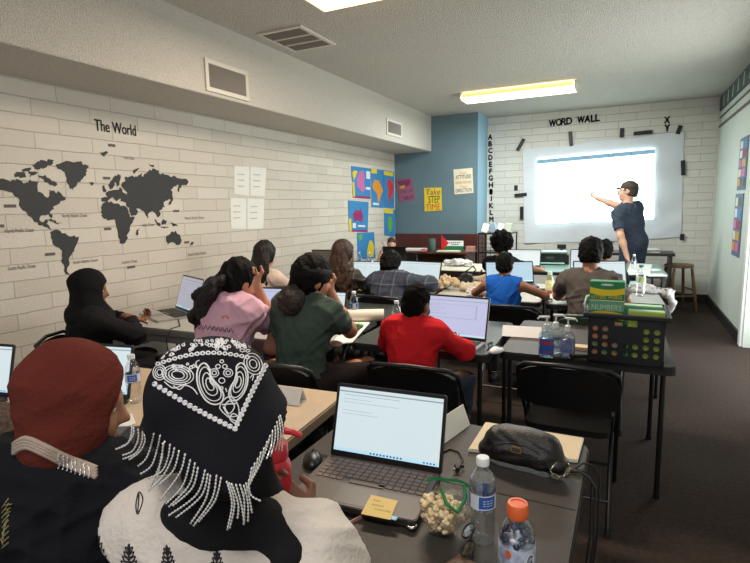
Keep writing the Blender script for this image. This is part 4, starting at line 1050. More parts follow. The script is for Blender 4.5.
# sticky note and chip sticker on the palm rest
def deck_pt(u, v): return onz(u, v, TT+.006+.0215)
a, b_, c_, d_ = deck_pt(371, 495), deck_pt(398, 501), deck_pt(390, 520), deck_pt(361, 514)
t = thing('sticky_note', 'yellow sticky note with handwriting on the laptop palm rest', 'sticky note', tuple((a+b_+c_+d_)/4)); O = V(t.location)
b = MB(); b.poly([d_-O, c_-O, b_-O, a-O], (0, 0, .0008)); b.build('paper', mat('note_yellow', (226, 196, 120), .7), t)
b = MB(); fr = frame((d_-O)+V((0, 0, .001)), c_-d_, a-d_); ww = (c_-d_).length; hh = (a-d_).length
for s, x, y, w in (('from', .1, .72, .25), ('school', .14, .5, .4), ('wednesday', .3, .3, .6)): put_text(b, s, fr, x*ww, y*hh, w*ww, .09*hh)
b.build('handwriting', mat('note_ink', (90, 70, 40), .7), t)
p = deck_pt(394, 518); t = thing('sticker', 'small blue square sticker on the laptop palm rest corner', 'sticker', tuple(p), math.radians(hrot))
b = MB(); b.poly(rrect(-.009, -.009, .009, .009, .002, 0), (0, 0, .0006)); b.build('label', mat('sticker_blue', (60, 150, 190), .4), t)
b = MB(); b.box((0, .001, .0008), (.011, .003, .0006)); b.box((0, -.004, .0008), (.008, .002, .0006)); b.build('print', M_white, t)
# bottles
M_pet = mat_clear('clear_plastic', (250, 251, 252), .05); M_capw = mat('white_cap', (226, 230, 232), .45); M_lblue = mat('label_blue', (44, 92, 176), .4)
M_lwhite = mat('label_white', (216, 222, 230), .4)
WATER = [(0, 0), (.022, 0), (.029, .006), (.0315, .015), (.030, .028), (.0315, .04), (.0295, .052), (.0315, .064), (.0295, .076), (.0315, .088), (.0315, .092), (.0305, .096), (.0305, .138), (.0318, .142), (.0318, .150), (.029, .166), (.021, .182), (.0145, .193), (.0135, .200), (.0135, .206), (0, .206)]
def water_bottle(label, loc, s=1.0, capm=M_capw, lab=True, blue=M_lblue, group='clear water bottles', level=None):
    t = thing('water_bottle', label, 'bottle', loc, random.uniform(0, 6), group); z = lambda pr: [(r*s, h*s) for r, h in pr]
    b = MB(); b.lathe(z(WATER), n=20); b.build('body', M_pet, t, True)
    b = MB(); b.lathe(z([(0, .201), (.0155, .201), (.0158, .218), (.0145, .22), (0, .22)]), n=20); b.build('cap', capm, t, True, 40)
    if lab:
        b = MB(); n = 24
        for j in range(n):
            a0, a1 = 2*PI*j/n, 2*PI*(j+1)/n; b.mi = 0 if (j % 8) in (0, 1, 2, 3, 4) else 1
            R = .0322*s; b.face([(R*math.cos(a0), R*math.sin(a0), .098*s), (R*math.cos(a1), R*math.sin(a1), .098*s), (R*math.cos(a1), R*math.sin(a1), .136*s), (R*math.cos(a0), R*math.sin(a0), .136*s)])
        b.mi = 1; R = .0324*s
        for zz in (.100, .133):
            for j in range(n):
                a0, a1 = 2*PI*j/n, 2*PI*(j+1)/n; b.face([(R*math.cos(a0), R*math.sin(a0), zz*s), (R*math.cos(a1), R*math.sin(a1), zz*s), (R*math.cos(a1), R*math.sin(a1), (zz+.003)*s), (R*math.cos(a0), R*math.sin(a0), (zz+.003)*s)])
        for zz in (.110, .116, .122):
            for q in range(3):
                for j in range(3):
                    a0 = 2*PI*(q/3+.05+j*.045); a1 = a0+.2; b.face([(R*math.cos(a0), R*math.sin(a0), zz*s), (R*math.cos(a1), R*math.sin(a1), zz*s), (R*math.cos(a1), R*math.sin(a1), (zz+.002)*s), (R*math.cos(a0), R*math.sin(a0), (zz+.002)*s)])
        b.build('label', [blue, M_lwhite], t, True)
    if level:
        b = MB(); b.lathe(z([(0, .004), (.027, .006), (.0298, .016), (.0285, .028), (.0298, .04), (.028, .052), (.0298, .064), (.028, .076), (.0298, level-.001), (.0298, level), (0, level)]), n=20); b.build('water', mat_clear('water', (249, 251, 252), .03), t, True, 50)
    return t
p = onz(482, 541, TT); wbot = water_bottle('clear water bottle with a blue label, in front of the black purse', tuple(p), 1.0, level=.168); wbot.rotation_euler = (0, 0, 2.6)
for lab, u, v, s in [('water bottle behind the face of the woman in the rust hijab', 135, 402, .97), ('water bottle beside the rolled paper and the green shirt', 354.5, 321, 1.0), ('water bottle just left of the person in red', 397, 334, 1.0),
                     ('water bottle between the long brown hair and the plaid shirt', 373, 280, 1.0), ('small water bottle by the wall, left of the two under the lowest poster', 359.5, 268, 1.0), ('small water bottle by the wall, right of the two under the lowest poster', 369.5, 268, 1.0), ('water bottle standing at the standing man\'s hip on the teal table', 633.5, 272, .95),
                     ('small water bottle behind the curly hair near the white wall', 522, 261, .8)]:
    q_ = onz(u, v, TT) if u != 522 else V((ony(522, 255, 7.6).x, 7.6, TT))
    water_bottle(lab, tuple(q_), s, lab=(u not in (397,)))
p = onz(640, 296, TT); water_bottle('clear bottle with a green cap beside the grocery bag', tuple(p), 1.25, mat('green_cap', (40, 120, 100), .4), True, mat('label_lime', (150, 170, 60), .4), group=None)
# orange capped sports drink, cut by the frame
p = onz(516, 588, TT); t = thing('sports_drink_bottle', 'sports drink bottle with an orange cap at the bottom edge', 'bottle', tuple(p), math.radians(0))
b = MB(); b.lathe([(0, 0), (.03, 0), (.037, .008), (.038, .03), (.036, .05), (.038, .07), (.037, .10), (.038, .118), (.037, .130), (.032, .146), (.023, .160), (.019, .166), (.019, .172), (0, .172)], n=28); b.build('body', M_pet, t, True)
b = MB(); b.lathe([(.0385, .02), (.0388, .06), (.0385, .112)], n=28); b.build('label', mat('silver_label', (150, 158, 178), .35, .35, 50, metal=.2), t, True)
b = MB()
for i in range(30):
    z0 = .168+.030; a = 2*PI*i/30
b.lathe([(0, .168), (.0215, .168), (.0225, .172), (.0225, .192), (.0205, .198), (.0150, .1985), (.0145, .1965), (0, .1965)], n=30); b.build('cap', mat('orange_cap', (232, 104, 52), .4), t, True, 35)
b = MB(); rr = random.Random(3)
for i in range(26):
    a = rr.uniform(0, 2*PI); z = rr.uniform(.115, .155); R = .03*(1 if z < .13 else (.165-z)/.035*.9+.1)
    q = V((R*math.cos(a), R*math.sin(a), z)); b.ball(q, (rr.uniform(.004, .011), rr.uniform(.004, .008), rr.uniform(.006, .012)), 1, rotm(rr.uniform(0, 3), rr.uniform(0, 3), 0))
b.build('crumpled_film', mat('navy_film', (56, 64, 92), .3, .6, 70, metal=.4), t, True)
dirc = math.atan2(-p.y, -p.x)
def on_cyl(mb, s, R, ang, z, w, h):
    me, x0, x1, y0, y1 = text_mesh(s); vs = []
    for v in me.vertices:
        x = (v.co.x-(x0+x1)/2)/(x1-x0)*w; a = ang+x/R; vs.append(mb.bm.verts.new((R*math.cos(a), R*math.sin(a), z+(v.co.y-y0)/(y1-y0)*h)))
    for pl in me.polygons: mb.bm.faces.new([vs[i] for i in pl.vertices]).material_index = mb.mi
b = MB()
ce = dirc+.75; R = .0392
b.mi = 0; ring = [(R*math.cos(ce+.36*math.cos(k*PI/10)), R*math.sin(ce+.36*math.cos(k*PI/10)), .088+.019*math.sin(k*PI/10)) for k in range(20)]; b.face(ring)
b.mi = 1; on_cyl(b, 'G', .0396, ce, .076, .014, .024)
b.build('emblem', [M_lwhite, mat('emblem_black', (30, 28, 30), .4)], t); b = MB(); ring = [(R*math.cos(dirc-.45+.16*math.cos(k*PI/6)), R*math.sin(dirc-.45+.16*math.cos(k*PI/6)), .10+.009*math.sin(k*PI/6)) for k in range(12)]; b.face(ring)
b.build('orange_mark', mat('emblem_orange', (226, 96, 50), .4), t)
# red bottle held by the woman in the bandana
rbp = onz(279, 551, TT)
t = thing('red_bottle', 'tall red metal bottle gripped by the woman in the paisley bandana', 'bottle', tuple(rbp))
M_redb = mat('red_enamel', (192, 26, 48), .35, spec=.6)
b = MB(); b.lathe([(0, 0), (.035, 0), (.039, .004), (.039, .215), (.036, .23), (.03, .24), (0, .24)], n=28); b.build('body', M_redb, t, True, 50)
b = MB(); b.lathe([(0, .24), (.032, .24), (.033, .245), (.033, .272), (.03, .278), (0, .278)], n=28); b.build('lid', M_redb, t, True, 50)
b = MB(); ca = math.atan2(CR.y, CR.x)
q = lambda x, z: (x*math.cos(ca), x*math.sin(ca), z)
b.tube([q(.0, .272), q(.004, .296), q(.02, .308), q(.045, .303), q(.066, .292)], [.007, .008, .009, .008, .006], 8); b.build('carry_loop', M_redb, t, True, 50)
b = MB(); on_cyl(b, 'fruit', .0395, dirc+.3, .205, .03, .012); on_cyl(b, 'punch', .0395, dirc+.3, .185, .03, .012); b.build('print', M_white, t)
# popcorn bag
bc = onz(441, 533, TT); pb = thing('popcorn_bag', 'clear zip bag of popcorn with a green seal beside the laptop', 'bag', tuple(bc), math.radians(8)); pb.scale = (1.12, 1.12, 1.05)
def bag_r(a, z):
    k = z/.105; w = math.sin(min(1, .25+k*.9)*PI*.5) if k < .55 else 1-.55*(k-.55)/.45
    return (.062*w*(1+.10*math.sin(3*a+1)+.05*math.sin(7*a+9*z)), (.036*w+.004)*(1+.08*math.sin(5*a+20*z)) if k < .6 else .036*(1-(k-.6)/.4*.9)+.002)
rows = []
for j in range(13):
    z = .125*j/12; row = []
    for i in range(33):
        a = 2*PI*i/32; rx, ry = bag_r(a, min(z, .104)); row.append((rx*math.cos(a)+.015*(z/.12)**2, ry*math.sin(a)+.01*(z/.12), z))
    rows.append(row)
b = MB(); b.grid(rows); b.face([r for r in rows[0][:-1]][::-1]); bmesh.ops.remove_doubles(b.bm, verts=b.bm.verts[:], dist=.0003); b.build('bag', M_pet, pb, True)
b = MB(); zt = .118; b.grid([[(-.05+.1*i/10+.015, .012+.004*math.sin(i), zt+dz+.012*math.sin(i*.31)) for i in range(11)] for dz in (0, .008)])
b.tube([(.0, .0, .115), (.018, -.028, .095), (.04, -.022, .075), (.055, .0, .10), (.05, .012, .122)], .0042, 6); b.build('green_zip', mat('zip_green', (30, 128, 74), .4), pb, True)
b = MB(); rr = random.Random(8)
M_pop = mat('popcorn_cream', (246, 232, 200), .8, .2, 120, .3, 200, col2=(236, 204, 146))
cnt = 0
while cnt < 190:
    a = rr.uniform(0, 2*PI); z = rr.uniform(.006, .082); rx, ry = bag_r(a, z); k = math.sqrt(rr.uniform(.1, 1))*.84
    c = V((rx*k*math.cos(a), ry*k*math.sin(a), z+.006)); cnt += 1
    for q in range(3): b.ball(c+V((rr.uniform(-.005, .005), rr.uniform(-.005, .005), rr.uniform(-.004, .005))), rr.uniform(.0045, .0075), 1)
o = b.build('popcorn', M_pop, None, True); o.location = bc; o.scale = pb.scale; o.rotation_euler = pb.rotation_euler
tag(o, 'cream popcorn filling the clear zip bag', 'popcorn', kind='stuff')
# purse on a manila folder
na, nb_, nc, nd = [onz(u, v, TT) for u, v in ((469, 452), (486, 425), (583, 441), (577, 463))]
O = (na+nb_+nc+nd)/4; t = thing('notebook', 'cream notebook under the black leather purse', 'notebook', tuple(O))
b = MB(); b.poly([q_-O for q_ in (na, nd, nc, nb_)], (0, 0, .012)); b.build('cover', mat('cream_cover', (222, 200, 164), .6, .04, 10), t)
b = MB(); b.poly([q_-O+V((0, 0, .002))+(O-q_)*-.012 for q_ in (na, nd, nc, nb_)], (0, 0, .008)); b.build('pages', M_paper, t)
pcn = onz(519, 474, TT)+V((0, .045, 0)); 
t = thing('purse', 'black leather zip purse with a metal badge lying on the notebook', 'purse', (pcn.x, pcn.y, TT+.012), math.radians(-6)); t.scale = (1, 1, .9)
M_lea = mat('black_leather', (20, 17, 16), .34, .15, 30, .3, 220, spec=.6)
S = SDF(); S.box((0, 0, .055), (.115, .042, .052), rotm(x=-.16), .036, .02); S.ell((0, .012, .092), (.098, .036, .036), None, .04); S.ell((-.11, 0, .03), (.03, .034, .03), None, .03); S.ell((.11, 0, .03), (.03, .034, .03), None, .03)
S.box((0, -.044, .048), (.088, .012, .034), rotm(x=-.1), .022, .012); S.plane((0, 0, .001), (0, 0, -1))
def purse_noise(v): return .0018*np.sin(v[:, 0]*70+3*np.sin(v[:, 2]*60))*np.sin(v[:, 2]*45+v[:, 0]*20)
sdf_obj('body', S, .004, M_lea, t, purse_noise)
b = MB(); b.tube([(.09*math.cos(a*PI/14)*1.12, -.060+.018*math.sin(a*PI/14), .014+.078*math.sin(a*PI/14)) for a in range(15)], .0022, 6); b.build('piping', mat('piping_black', (16, 15, 15), .35), t, True)
b = MB(); b.poly([(x, -.058+.2*(z-.06), z) for x, z, _ in rrect(-.020, .066, .014, .085, .006, 0)], (0, .008, 0)); bdg = b.build('badge', mat('brass', (150, 132, 90), .35, metal=.8), t)
b = MB(); b.poly([(x, -.0595+.2*(z-.06), z) for x, z, _ in rrect(-.016, .0695, .010, .0815, .004, 0)], (0, .002, 0)); b.build('badge_face', mat('dark_badge', (60, 56, 50), .4), bdg)
b = MB(); b.tube([(-.115, 0, .045), (-.09, .006, .088), (0, .008, .108), (.09, .006, .088), (.118, 0, .04)], .003, 6); b.build('zipper', mat('gunmetal', (70, 66, 60), .35, metal=.8), t, True)
b = MB(); b.tube([(.112, -.03, .055), (.10, -.045, .035), (.095, -.05, .022)], .004, 6); b.build('zip_pull', mat('nickel', (176, 168, 150), .25, metal=1), t, True)
b = MB()
pts = [V((.098, -.05, .028)), V((.108, -.052, .018)), V((.12, -.05, .012)), V((.132, -.042, .014)), V((.14, -.03, .022)), V((.142, -.016, .03)), V((.138, -.004, .038))]
for i in range(len(pts)-1):
    c = (pts[i]+pts[i+1])/2; d = (pts[i+1]-pts[i]).normalized(); e = d.orthogonal().normalized(); e2 = d.cross(e)
    w_ = e if i % 2 else e2
    b.tube([c+d*.0115*math.cos(k*PI/6)+w_*.006*math.sin(k*PI/6) for k in range(12)], .0018, 6, closed=True)
b.build('chain', mat('nickel', (0, 0, 0)), t, True)
# folded white card behind the laptop, phone, cables, glasses, mouse
def tent_card(label, pa, pb_, h, wdep, m=M_paper, name='name_card', group='folded paper name cards'):
    """folded card: pa..pb is the near lower edge, leaning up to a ridge"""
    pa, pb_ = V(pa), V(pb_); e = (pb_-pa); n = V((-e.y, e.x, 0)).normalized(); O = (pa+pb_)/2
    t = thing(name, label, 'paper card', tuple(O), 0, group); up = V((0, 0, h))
    b = MB()
    def slab(q): nn = (q[1]-q[0]).cross(q[2]-q[1]).normalized()*.0012; b.poly(q, nn)
    A, B = pa-O, pb_-O
    slab([A, B, B+n*wdep*.5+up, A+n*wdep*.5+up]); b.build('front_leaf', m, t)
    b = MB(); slab([B+n*wdep, A+n*wdep, A+n*wdep*.5+up, B+n*wdep*.5+up]); b.build('back_leaf', m, t)
    b = MB(); slab([A, B, B+n*wdep, A+n*wdep]); b.build('foot_leaf', m, t)
    return t
tent_card('folded white name card on the beige table', onz(262, 401, TT+.001), onz(299, 406, TT+.001), .062, .07)
tent_card('long folded white card on the crate table', onz(502, 336, TT+.001), onz(541, 338.5, TT+.001), .06, .09, mat('bright_card', (246, 244, 244), .7))
tent_card('white folded paper leaning behind the big front laptop', onz(441, 446, TT+.001), onz(470, 425, TT+.001), .075, .06)
b = MB()
q = [onz(108, 418, TT), onz(132, 414, TT), onz(136, 424, TT), onz(112, 432, TT)]; O = sum(q, V())/4
b = MB(); b.poly([x-O for x in q[::-1]], (0, 0, .002)); o = b.build('paper_sheet', M_paper); o.location = O+V((0, 0, .001)); tag(o, 'white paper lying by the chin of the woman in the rust hijab', 'paper')
a, b_, c_ = onz(319, 533, TT), onz(343, 533, TT), onz(349, 512, TT)
O = onz(335, 522, TT); t = thing('phone', 'phone in a pink case lying beside the big front laptop', 'phone', tuple(O), math.radians(-22))
b = MB(); b.poly(rrect(-.037, -.075, .037, .075, .01, 0), (0, 0, .009)); b.build('case', mat('pink_case', (196, 142, 132), .45), t)
b = MB(); b.poly(rrect(-.034, -.072, .034, .072, .008, .009), (0, 0, .001)); b.build('screen', mat('phone_glass', (12, 12, 14), .08), t)
b = MB(); q = [onz(u, v, TT+.001) for u, v in ((316, 482), (325, 485), (322, 494), (312, 491))]; O = sum(q, V())/4
b.poly([x-O for x in q[::-1]], (0, 0, .001)); o = b.build('paper_slip', M_paper); o.location = O; tag(o, 'small white paper slip left of the big laptop keyboard', 'paper')
p = onz(313, 463, TT); t = thing('computer_mouse', 'black computer mouse behind the red bottle', 'mouse', tuple(p), math.radians(30))
S = SDF(); S.ell((0, 0, .008), (.032, .055, .028), None, .01); S.plane((0, 0, 0), (0, 0, -1)); sdf_obj('shell', S, .004, mat('mouse_black', (24, 24, 26), .35), t)
b = MB(); b.tube([(0, .02, .035), (0, .034, .030)], .004, 8); b.build('wheel', M_dark, t, True)
b = MB(); pts = [onz(316, 462, TT+.004), onz(324, 456, TT+.004), onz(331, 459, TT+.004), onz(336, 461, TT+.004)]; b.tube(pts, .002, 6); o = b.build('cable', M_dark, None, True); tag(o, 'black mouse cable behind the red bottle', 'cable')
p = onz(496.5, 352, TT); t = thing('computer_mouse', 'white and black computer mouse on the crate table', 'mouse', tuple(p), math.radians(-20))
S = SDF(); S.ell((0, 0, .006), (.033, .055, .026), None, .01); S.plane((0, 0, 0), (0, 0, -1)); sdf_obj('shell', S, .004, M_capw, t)
b = MB(); b.ball((0, .012, .024), (.02, .03, .009), 2); b.build('buttons', M_dark, t, True)
b = MB()
pts = [onz(u, v, TT+dz) for u, v, dz in ((442, 453, .003), (450, 449, .003), (459, 452, .004), (463, 460, .004), (460, 466, .006), (457, 470, .004))]
b.tube(pts, .0028, 6); cab = thing('charger_cable', 'black charger cable curled beside the big front laptop', 'cable', tuple(pts[-1])); O = V(cab.location)
for v in b.bm.verts: v.co -= O
b.build('wire', M_dark, cab, True)
b = MB(); b.box((0, 0, .008), (.012, .03, .014), rotm(z=.5), .003); b.box((.012, .018, .008), (.009, .012, .01), rotm(z=.5), .002); b.build('plug', M_dark, cab)
b = MB(); b.box((-.004, -.016, .009), (.008, .006, .006), rotm(z=.5), .001); b.build('plug_tip', M_chrome, cab)
# small silver knob at the laptop's corner
p = onz(412, 527, TT); t = thing('metal_knob', 'small silver ring at the front corner of the big laptop', 'ring', tuple(p+V((.004, -.012, 0))))
b = MB(); b.tube([(math.cos(k*PI/8)*.011, math.sin(k*PI/8)*.011, .012) for k in range(16)], .004, 8, closed=True); b.build('ring', M_chrome, t, True)
b = MB(); b.lathe([(0, 0), (.011, 0), (.012, .004), (.01, .012), (0, .012)], n=16); b.build('core', M_dark, t, True, 40)
# folded glasses
p = onz(461, 548, TT); t = thing('glasses', 'folded black eyeglasses lying between the popcorn and the bottles', 'glasses', tuple(p+V((0, 0, .012))), math.radians(-75)); t.rotation_euler = (math.radians(-52), 0, math.radians(-75))
M_gf = mat('dark_frame', (36, 28, 24), .3)
for s in (-1, 1):
    b = MB(); b.tube([(s*.034+.026*math.cos(k*PI/9), .0, .022+.019*math.sin(k*PI/9)) for k in range(18)], .0026, 6, closed=True); b.build('rim', M_gf, t, True)
    b = MB(); b.face([(s*.034+.025*math.cos(k*PI/9), .0, .022+.018*math.sin(k*PI/9)) for k in range(18)]); b.build('lens', mat_clear('lens', (220, 224, 224), .03), t)
    b = MB(); b.tube([(s*.062, 0, .03), (s*.058, .012, .028), (s*-.02, .018+.006*s, .016), (s*-.06, .02+.006*s, .004)], .0024, 6); b.build('temple', M_gf, t, True)
b = MB(); b.tube([(-.009, 0, .026), (0, -.003, .029), (.009, 0, .026)], .0024, 6); b.build('bridge', M_gf, t, True)
p = onz(462, 562, TT); b = MB(); b.box((0, 0, .006), (.09, .06, .012), bevel=.004); o = b.build('glasses_case', mat('brown_case', (104, 74, 60), .4, .3, 40)); o.location = p+V((.02, -.03, 0)); o.rotation_euler = (0, 0, -.4); tag(o, 'brown patterned case at the bottom edge by the eyeglasses', 'case')
# usb plug and cables over the table's right edge
p0 = onz(565, 471, TT+.006); b = MB(); t = thing('usb_cable', 'black cable with a silver plug hanging off the right table edge', 'cable', tuple(p0)); O = p0
b.box((0, 0, 0), (.03, .012, .008), rotm(z=-.05), .002); b.build('plug', M_chrome, t)
ex = -.09
for k, (dx, dy) in enumerate(((0, 0), (.012, -.03), (.02, .05))):
    e0 = V((ex+.004+dx, 1.62+dy, TT+.004)); pts = [p0-O+V((.015, 0, 0)), V((-.06, p0.y+.012*k, TT+.006))*1-O if False else (p0-O).lerp(e0-O, .6)+V((0, .01*k, .006)), e0-O, e0-O+V((.02, 0, -.03)), e0-O+V((.022, -.02, -.2)), e0-O+V((.0, -.06, -.45)), e0-O+V((.03, .03, -.725))]
    b = MB(); b.tube(pts, .0035, 6); b.build('wire', M_dark, t, True)
# ================================================================== crate table
ca_, cb_ = onz(587, 361, TT), onz(663, 369, TT)
cw = (cb_-ca_).length; crot = math.atan2(cb_.y-ca_.y, cb_.x-ca_.x)
crate = thing('crate', 'black plastic file crate with round holes holding green books', 'crate', tuple((ca_+cb_)/2), crot)
M_crate = mat('crate_black', (26, 27, 32), .45, spec=.45)
CH, CD = .262, .34; W2 = cw/2; fl = 1.05
def holed(b, M, w, h, nx, ny, holes, r, z0=.0, topw=None):
    """panel in frame M split into cells; the cells in holes get a round hole"""
    n = 16
    for i in range(nx):
        for j in range(ny):
            x0, x1 = -w/2+w*i/nx, -w/2+w*(i+1)/nx; y0, y1 = z0+(h-z0)*j/ny, z0+(h-z0)*(j+1)/ny
            cx, cy = (x0+x1)/2, (y0+y1)/2
            if (i, j) in holes:
                inner = [M @ V((cx+r*math.cos(2*PI*k/n+PI/4), cy+r*math.sin(2*PI*k/n+PI/4), 0)) for k in range(n)]
                outer = []
                for k in range(n):
                    a = 2*PI*k/n+PI/4; c, s = math.cos(a), math.sin(a); m = max(abs(c), abs(s)); outer.append(M @ V((cx+(x1-x0)/2*c/m, cy+(y1-y0)/2*s/m, 0)))
                for k in range(n): b.face([outer[k], outer[(k+1) % n], inner[(k+1) % n], inner[k]])
                dz = M.to_3x3() @ V((0, 0, -.006))
                for k in range(n): b.face([inner[k], inner[(k+1) % n], inner[(k+1) % n]+dz, inner[k]+dz])
            else: b.face([M @ V((x0, y0, 0)), M @ V((x1, y0, 0)), M @ V((x1, y1, 0)), M @ V((x0, y1, 0))])
front = {(i, j) for i in range(7) for j in range(2)} | {(i, j) for i in (0, 1, 5, 6) for j in (2, 3)}
b = MB(); holed(b, frame((0, 0, .035), (1, 0, 0), (0, 0, 1)) @ Matrix.Translation((0, 0, .0)), cw*.94, .165, 7, 4, front, .0145); b.build('front_panel', M_crate, crate)
# handle slot strip above: solid left and right, slot in the middle
b = MB(); yy = 0
def pan(x0, x1, z0, z1, y=0): b.box(((x0+x1)/2, y+.003, (z0+z1)/2), (x1-x0, .006, z1-z0))
pan(-W2*.97, -.052, .2, CH-.02); pan(.052, W2*.97, .2, CH-.02); pan(-.052, .052, .232, CH-.02); pan(-W2*.97, W2*.97, .0, .035)
for s in (-1, 1): pan(s*W2*.97-.005, s*W2*.97+.005, 0, CH-.02)
b.build('front_rails', M_crate, crate)
for s in (-1, 1):
    b = MB(); holed(b, frame((s*W2, CD/2, .035), (0, s, 0), (0, 0, 1)), CD, .165, 6, 4, {(i, j) for i in range(6) for j in range(4)}, .0145); b.build('side_panel', M_crate, crate)
    b = MB(); b.box((s*W2, CD/2, .225), (.006, CD, .05)); b.box((s*W2, CD/2, .018), (.006, CD, .036)); b.build('side_rail', M_crate, crate)
b = MB(); b.box((0, CD, CH/2-.01), (cw, .006, CH-.02)); b.build('back_panel', M_crate, crate)
b = MB(); b.box((0, CD/2, .004), (cw, CD, .008)); b.build('bottom', M_crate, crate)
b = MB(); L = W2+.014
b.box((0, -.012, CH-.012), (2*L, .022, .022), bevel=.004); b.box((0, CD+.012, CH-.012), (2*L, .022, .022), bevel=.004)
for s in (-1, 1): b.box((s*L, CD/2, CH-.012), (.022, CD+.045, .022), bevel=.004)
b.build('rim', M_crate, crate)
b = MB(); b.tube([(-L-.004, .05, CH-.01), (-L-.012, .055, CH+.03), (-L-.006, .1, CH+.065), (-L, .16, CH+.06), (-L, .2, CH)], .006, 8); b.build('handle', mat('pale_handle', (170, 190, 184), .3), crate, True)
MC = Matrix.Translation(crate.location) @ Matrix.Rotation(crot, 4, 'Z')
G_LIME, G_GREEN, G_YEL, G_TEAL = mat('lime_cover', (178, 204, 84), .45), mat('book_green', (30, 132, 72), .45), mat('book_yellow', (238, 214, 40), .45), mat('book_teal', (104, 168, 128), .45)
def crate_thing(name, label, cat, x, y, z): 
    p = MC @ V((x, y, z)); return thing(name, label, cat, tuple(p), crot)
# lime folders on the right
t = crate_thing('book', 'pale lime workbook standing in the right half of the crate', 'book', .09, .05, .012)
b = MB(); b.box((0, 0, .132), (.165, .05, .264), bevel=.003); b.build('cover', G_LIME, t)
b = MB(); b.box((0, .001, .264), (.158, .044, .004)); b.build('pages', mat('mint_pages', (190, 224, 196), .6), t)
t = crate_thing('book', 'mint green workbook behind the lime one in the crate', 'book', .075, .13, .012)
b = MB(); b.box((0, 0, .138), (.18, .06, .276), bevel=.003); b.build('cover', G_TEAL, t)
b = MB(); b.box((0, 0, .277), (.172, .052, .004)); b.build('pages', mat('mint_pages', (0, 0, 0)), t)
t = crate_thing('book', 'colourful low book in the left front of the crate', 'book', -.09, .022, .012)
b = MB(); b.box((0, 0, .1), (.15, .02, .2), bevel=.002); b.build('cover', mat('mottled_cover', (40, 150, 100), .5, 0, 26, col2=(216, 120, 90)), t)
t = crate_thing('book', 'green and yellow learning box set standing up out of the crate', 'box', -.095, .085, .012)
BH = .405; BW = .165
b = MB(); b.box((0, 0, BH/2), (BW, .075, BH), bevel=.003); b.build('carton', G_GREEN, t)
fm = frame((0, -.0385, 0), (1, 0, 0), (0, 0, 1))
def band(z0, z1, m, nm, arc=0):
    bb = MB(); n = 12
    lo = [(-BW/2+BW*i/n, -.039, z0+arc*(1-(2*i/n-1)**2)) for i in range(n+1)]; hi = [(-BW/2+BW*i/n, -.039, z1+arc*(1-(2*i/n-1)**2)) for i in range(n+1)]
    bb.grid([lo, hi]); bb.build(nm, m, t)
band(BH-.062, BH-.03, G_YEL, 'band', -.012); band(BH-.155, BH-.104, G_TEAL, 'band'); band(BH-.102, BH-.097, mat('cream_line', (224, 226, 190), .5), 'band'); band(BH-.2, BH-.165, G_YEL, 'band', .01)
for s, x, z, w, h, m in (('brand', -.03, BH-.022, .06, .011, M_white), ('LETTERS, WORDS', -.072, BH-.092, .144, .02, G_YEL), ('NUMBERS', -.07, BH-.15, .14, .03, mat('pale_teal_ink', (196, 220, 196), .5)), ('LEARNING SET', -.06, BH-.185, .12, .016, mat('olive_ink', (120, 110, 30), .5))):
    if s == 'brand':
        b = MB(); b.poly([(x+w/2+w/2*math.cos(k*PI/8), -.0395, z+h/2+h/2*math.sin(k*PI/8)) for k in range(16)], (0, -.0005, 0)); b.build('logo', m, t); continue
    b = MB(); put_text(b, s, frame((0, -.0398, 0), (1, 0, 0), (0, 0, 1)), x, z, w, h); b.build('lettering', m, t)
# sanitizer pump bottles
def pump_bottle(label, u, v, tint, labm, s=1.0, rot=0, flat_=.7):
    t = thing('pump_bottle', label, 'bottle', tuple(onz(u, v, TT)), math.radians(rot), 'pump bottles on the crate table')
    def prof(b, pr):
        rows = []
        for r, z in pr: rows.append([(r*s*math.cos(2*PI*i/24), r*s*flat_*math.sin(2*PI*i/24), z*s) for i in range(25)])
        b.grid(rows); bmesh.ops.remove_doubles(b.bm, verts=b.bm.verts[:], dist=.0002)
    b = MB(); prof(b, [(.001, 0), (.034, 0), (.038, .005), (.0385, .06), (.038, .11), (.034, .125), (.02, .138), (.014, .142), (.001, .142)]); b.build('body', mat_clear('tint_'+tint[0], tint[1], .06), t, True)
    b = MB(); prof(b, [(.001, .004), (.033, .005), (.0365, .012), (.0365, .10), (.001, .10)]); b.build('gel', mat_clear('gel_'+tint[0], tint[1], .1), t, True)
    b = MB(); n = 10; b.grid([[(.0392*s*math.cos(a), .0392*s*flat_*math.sin(a), z*s) for a in [-PI/2-1.1+2.2*i/n for i in range(n+1)]] for z in (.02, .10)]); b.build('label', labm, t, True)
    b = MB(); b.grid([[(.0396*s*math.cos(a), .0396*s*flat_*math.sin(a), z*s) for a in [-PI/2-.8+1.6*i/n for i in range(n+1)]] for z in (.07, .088)]); b.build('label_band', mat('band_red', (176, 60, 60), .4) if labm is M_lblue else mat('band_violet', (150, 150, 200), .4), t, True)
    b = MB(); b.grid([[(.0396*s*math.cos(a), .0396*s*flat_*math.sin(a), z*s) for a in [-PI/2-.8+1.6*i/n for i in range(n+1)]] for z in (.03, .036)]); b.build('label_band', mat('band_red', (176, 60, 60), .4) if labm is M_lblue else mat('band_violet', (150, 150, 200), .4), t, True)
    b = MB(); b.lathe([(0, .142*s), (.015*s, .142*s), (.015*s, .168*s), (.011*s, .172*s), (0, .172*s)], n=16); b.build('collar', M_capw, t, True, 40)
    b = MB(); b.tube([(0, 0, .17*s), (0, 0, .205*s)], .0045*s, 8); b.box((-.012*s, 0, .208*s), (.052*s, .014*s, .011*s), bevel=.003*s); b.tube([(-.034*s, 0, .208*s), (-.042*s, 0, .203*s), (-.044*s, 0, .196*s)], .004*s, 8); b.build('pump', M_capw, t, True, 40)
    return t
pump_bottle('pump bottle with a red and blue label, left of three', 546, 357, ('pale_blue', (232, 244, 250)), M_lblue, 1.06, 15)
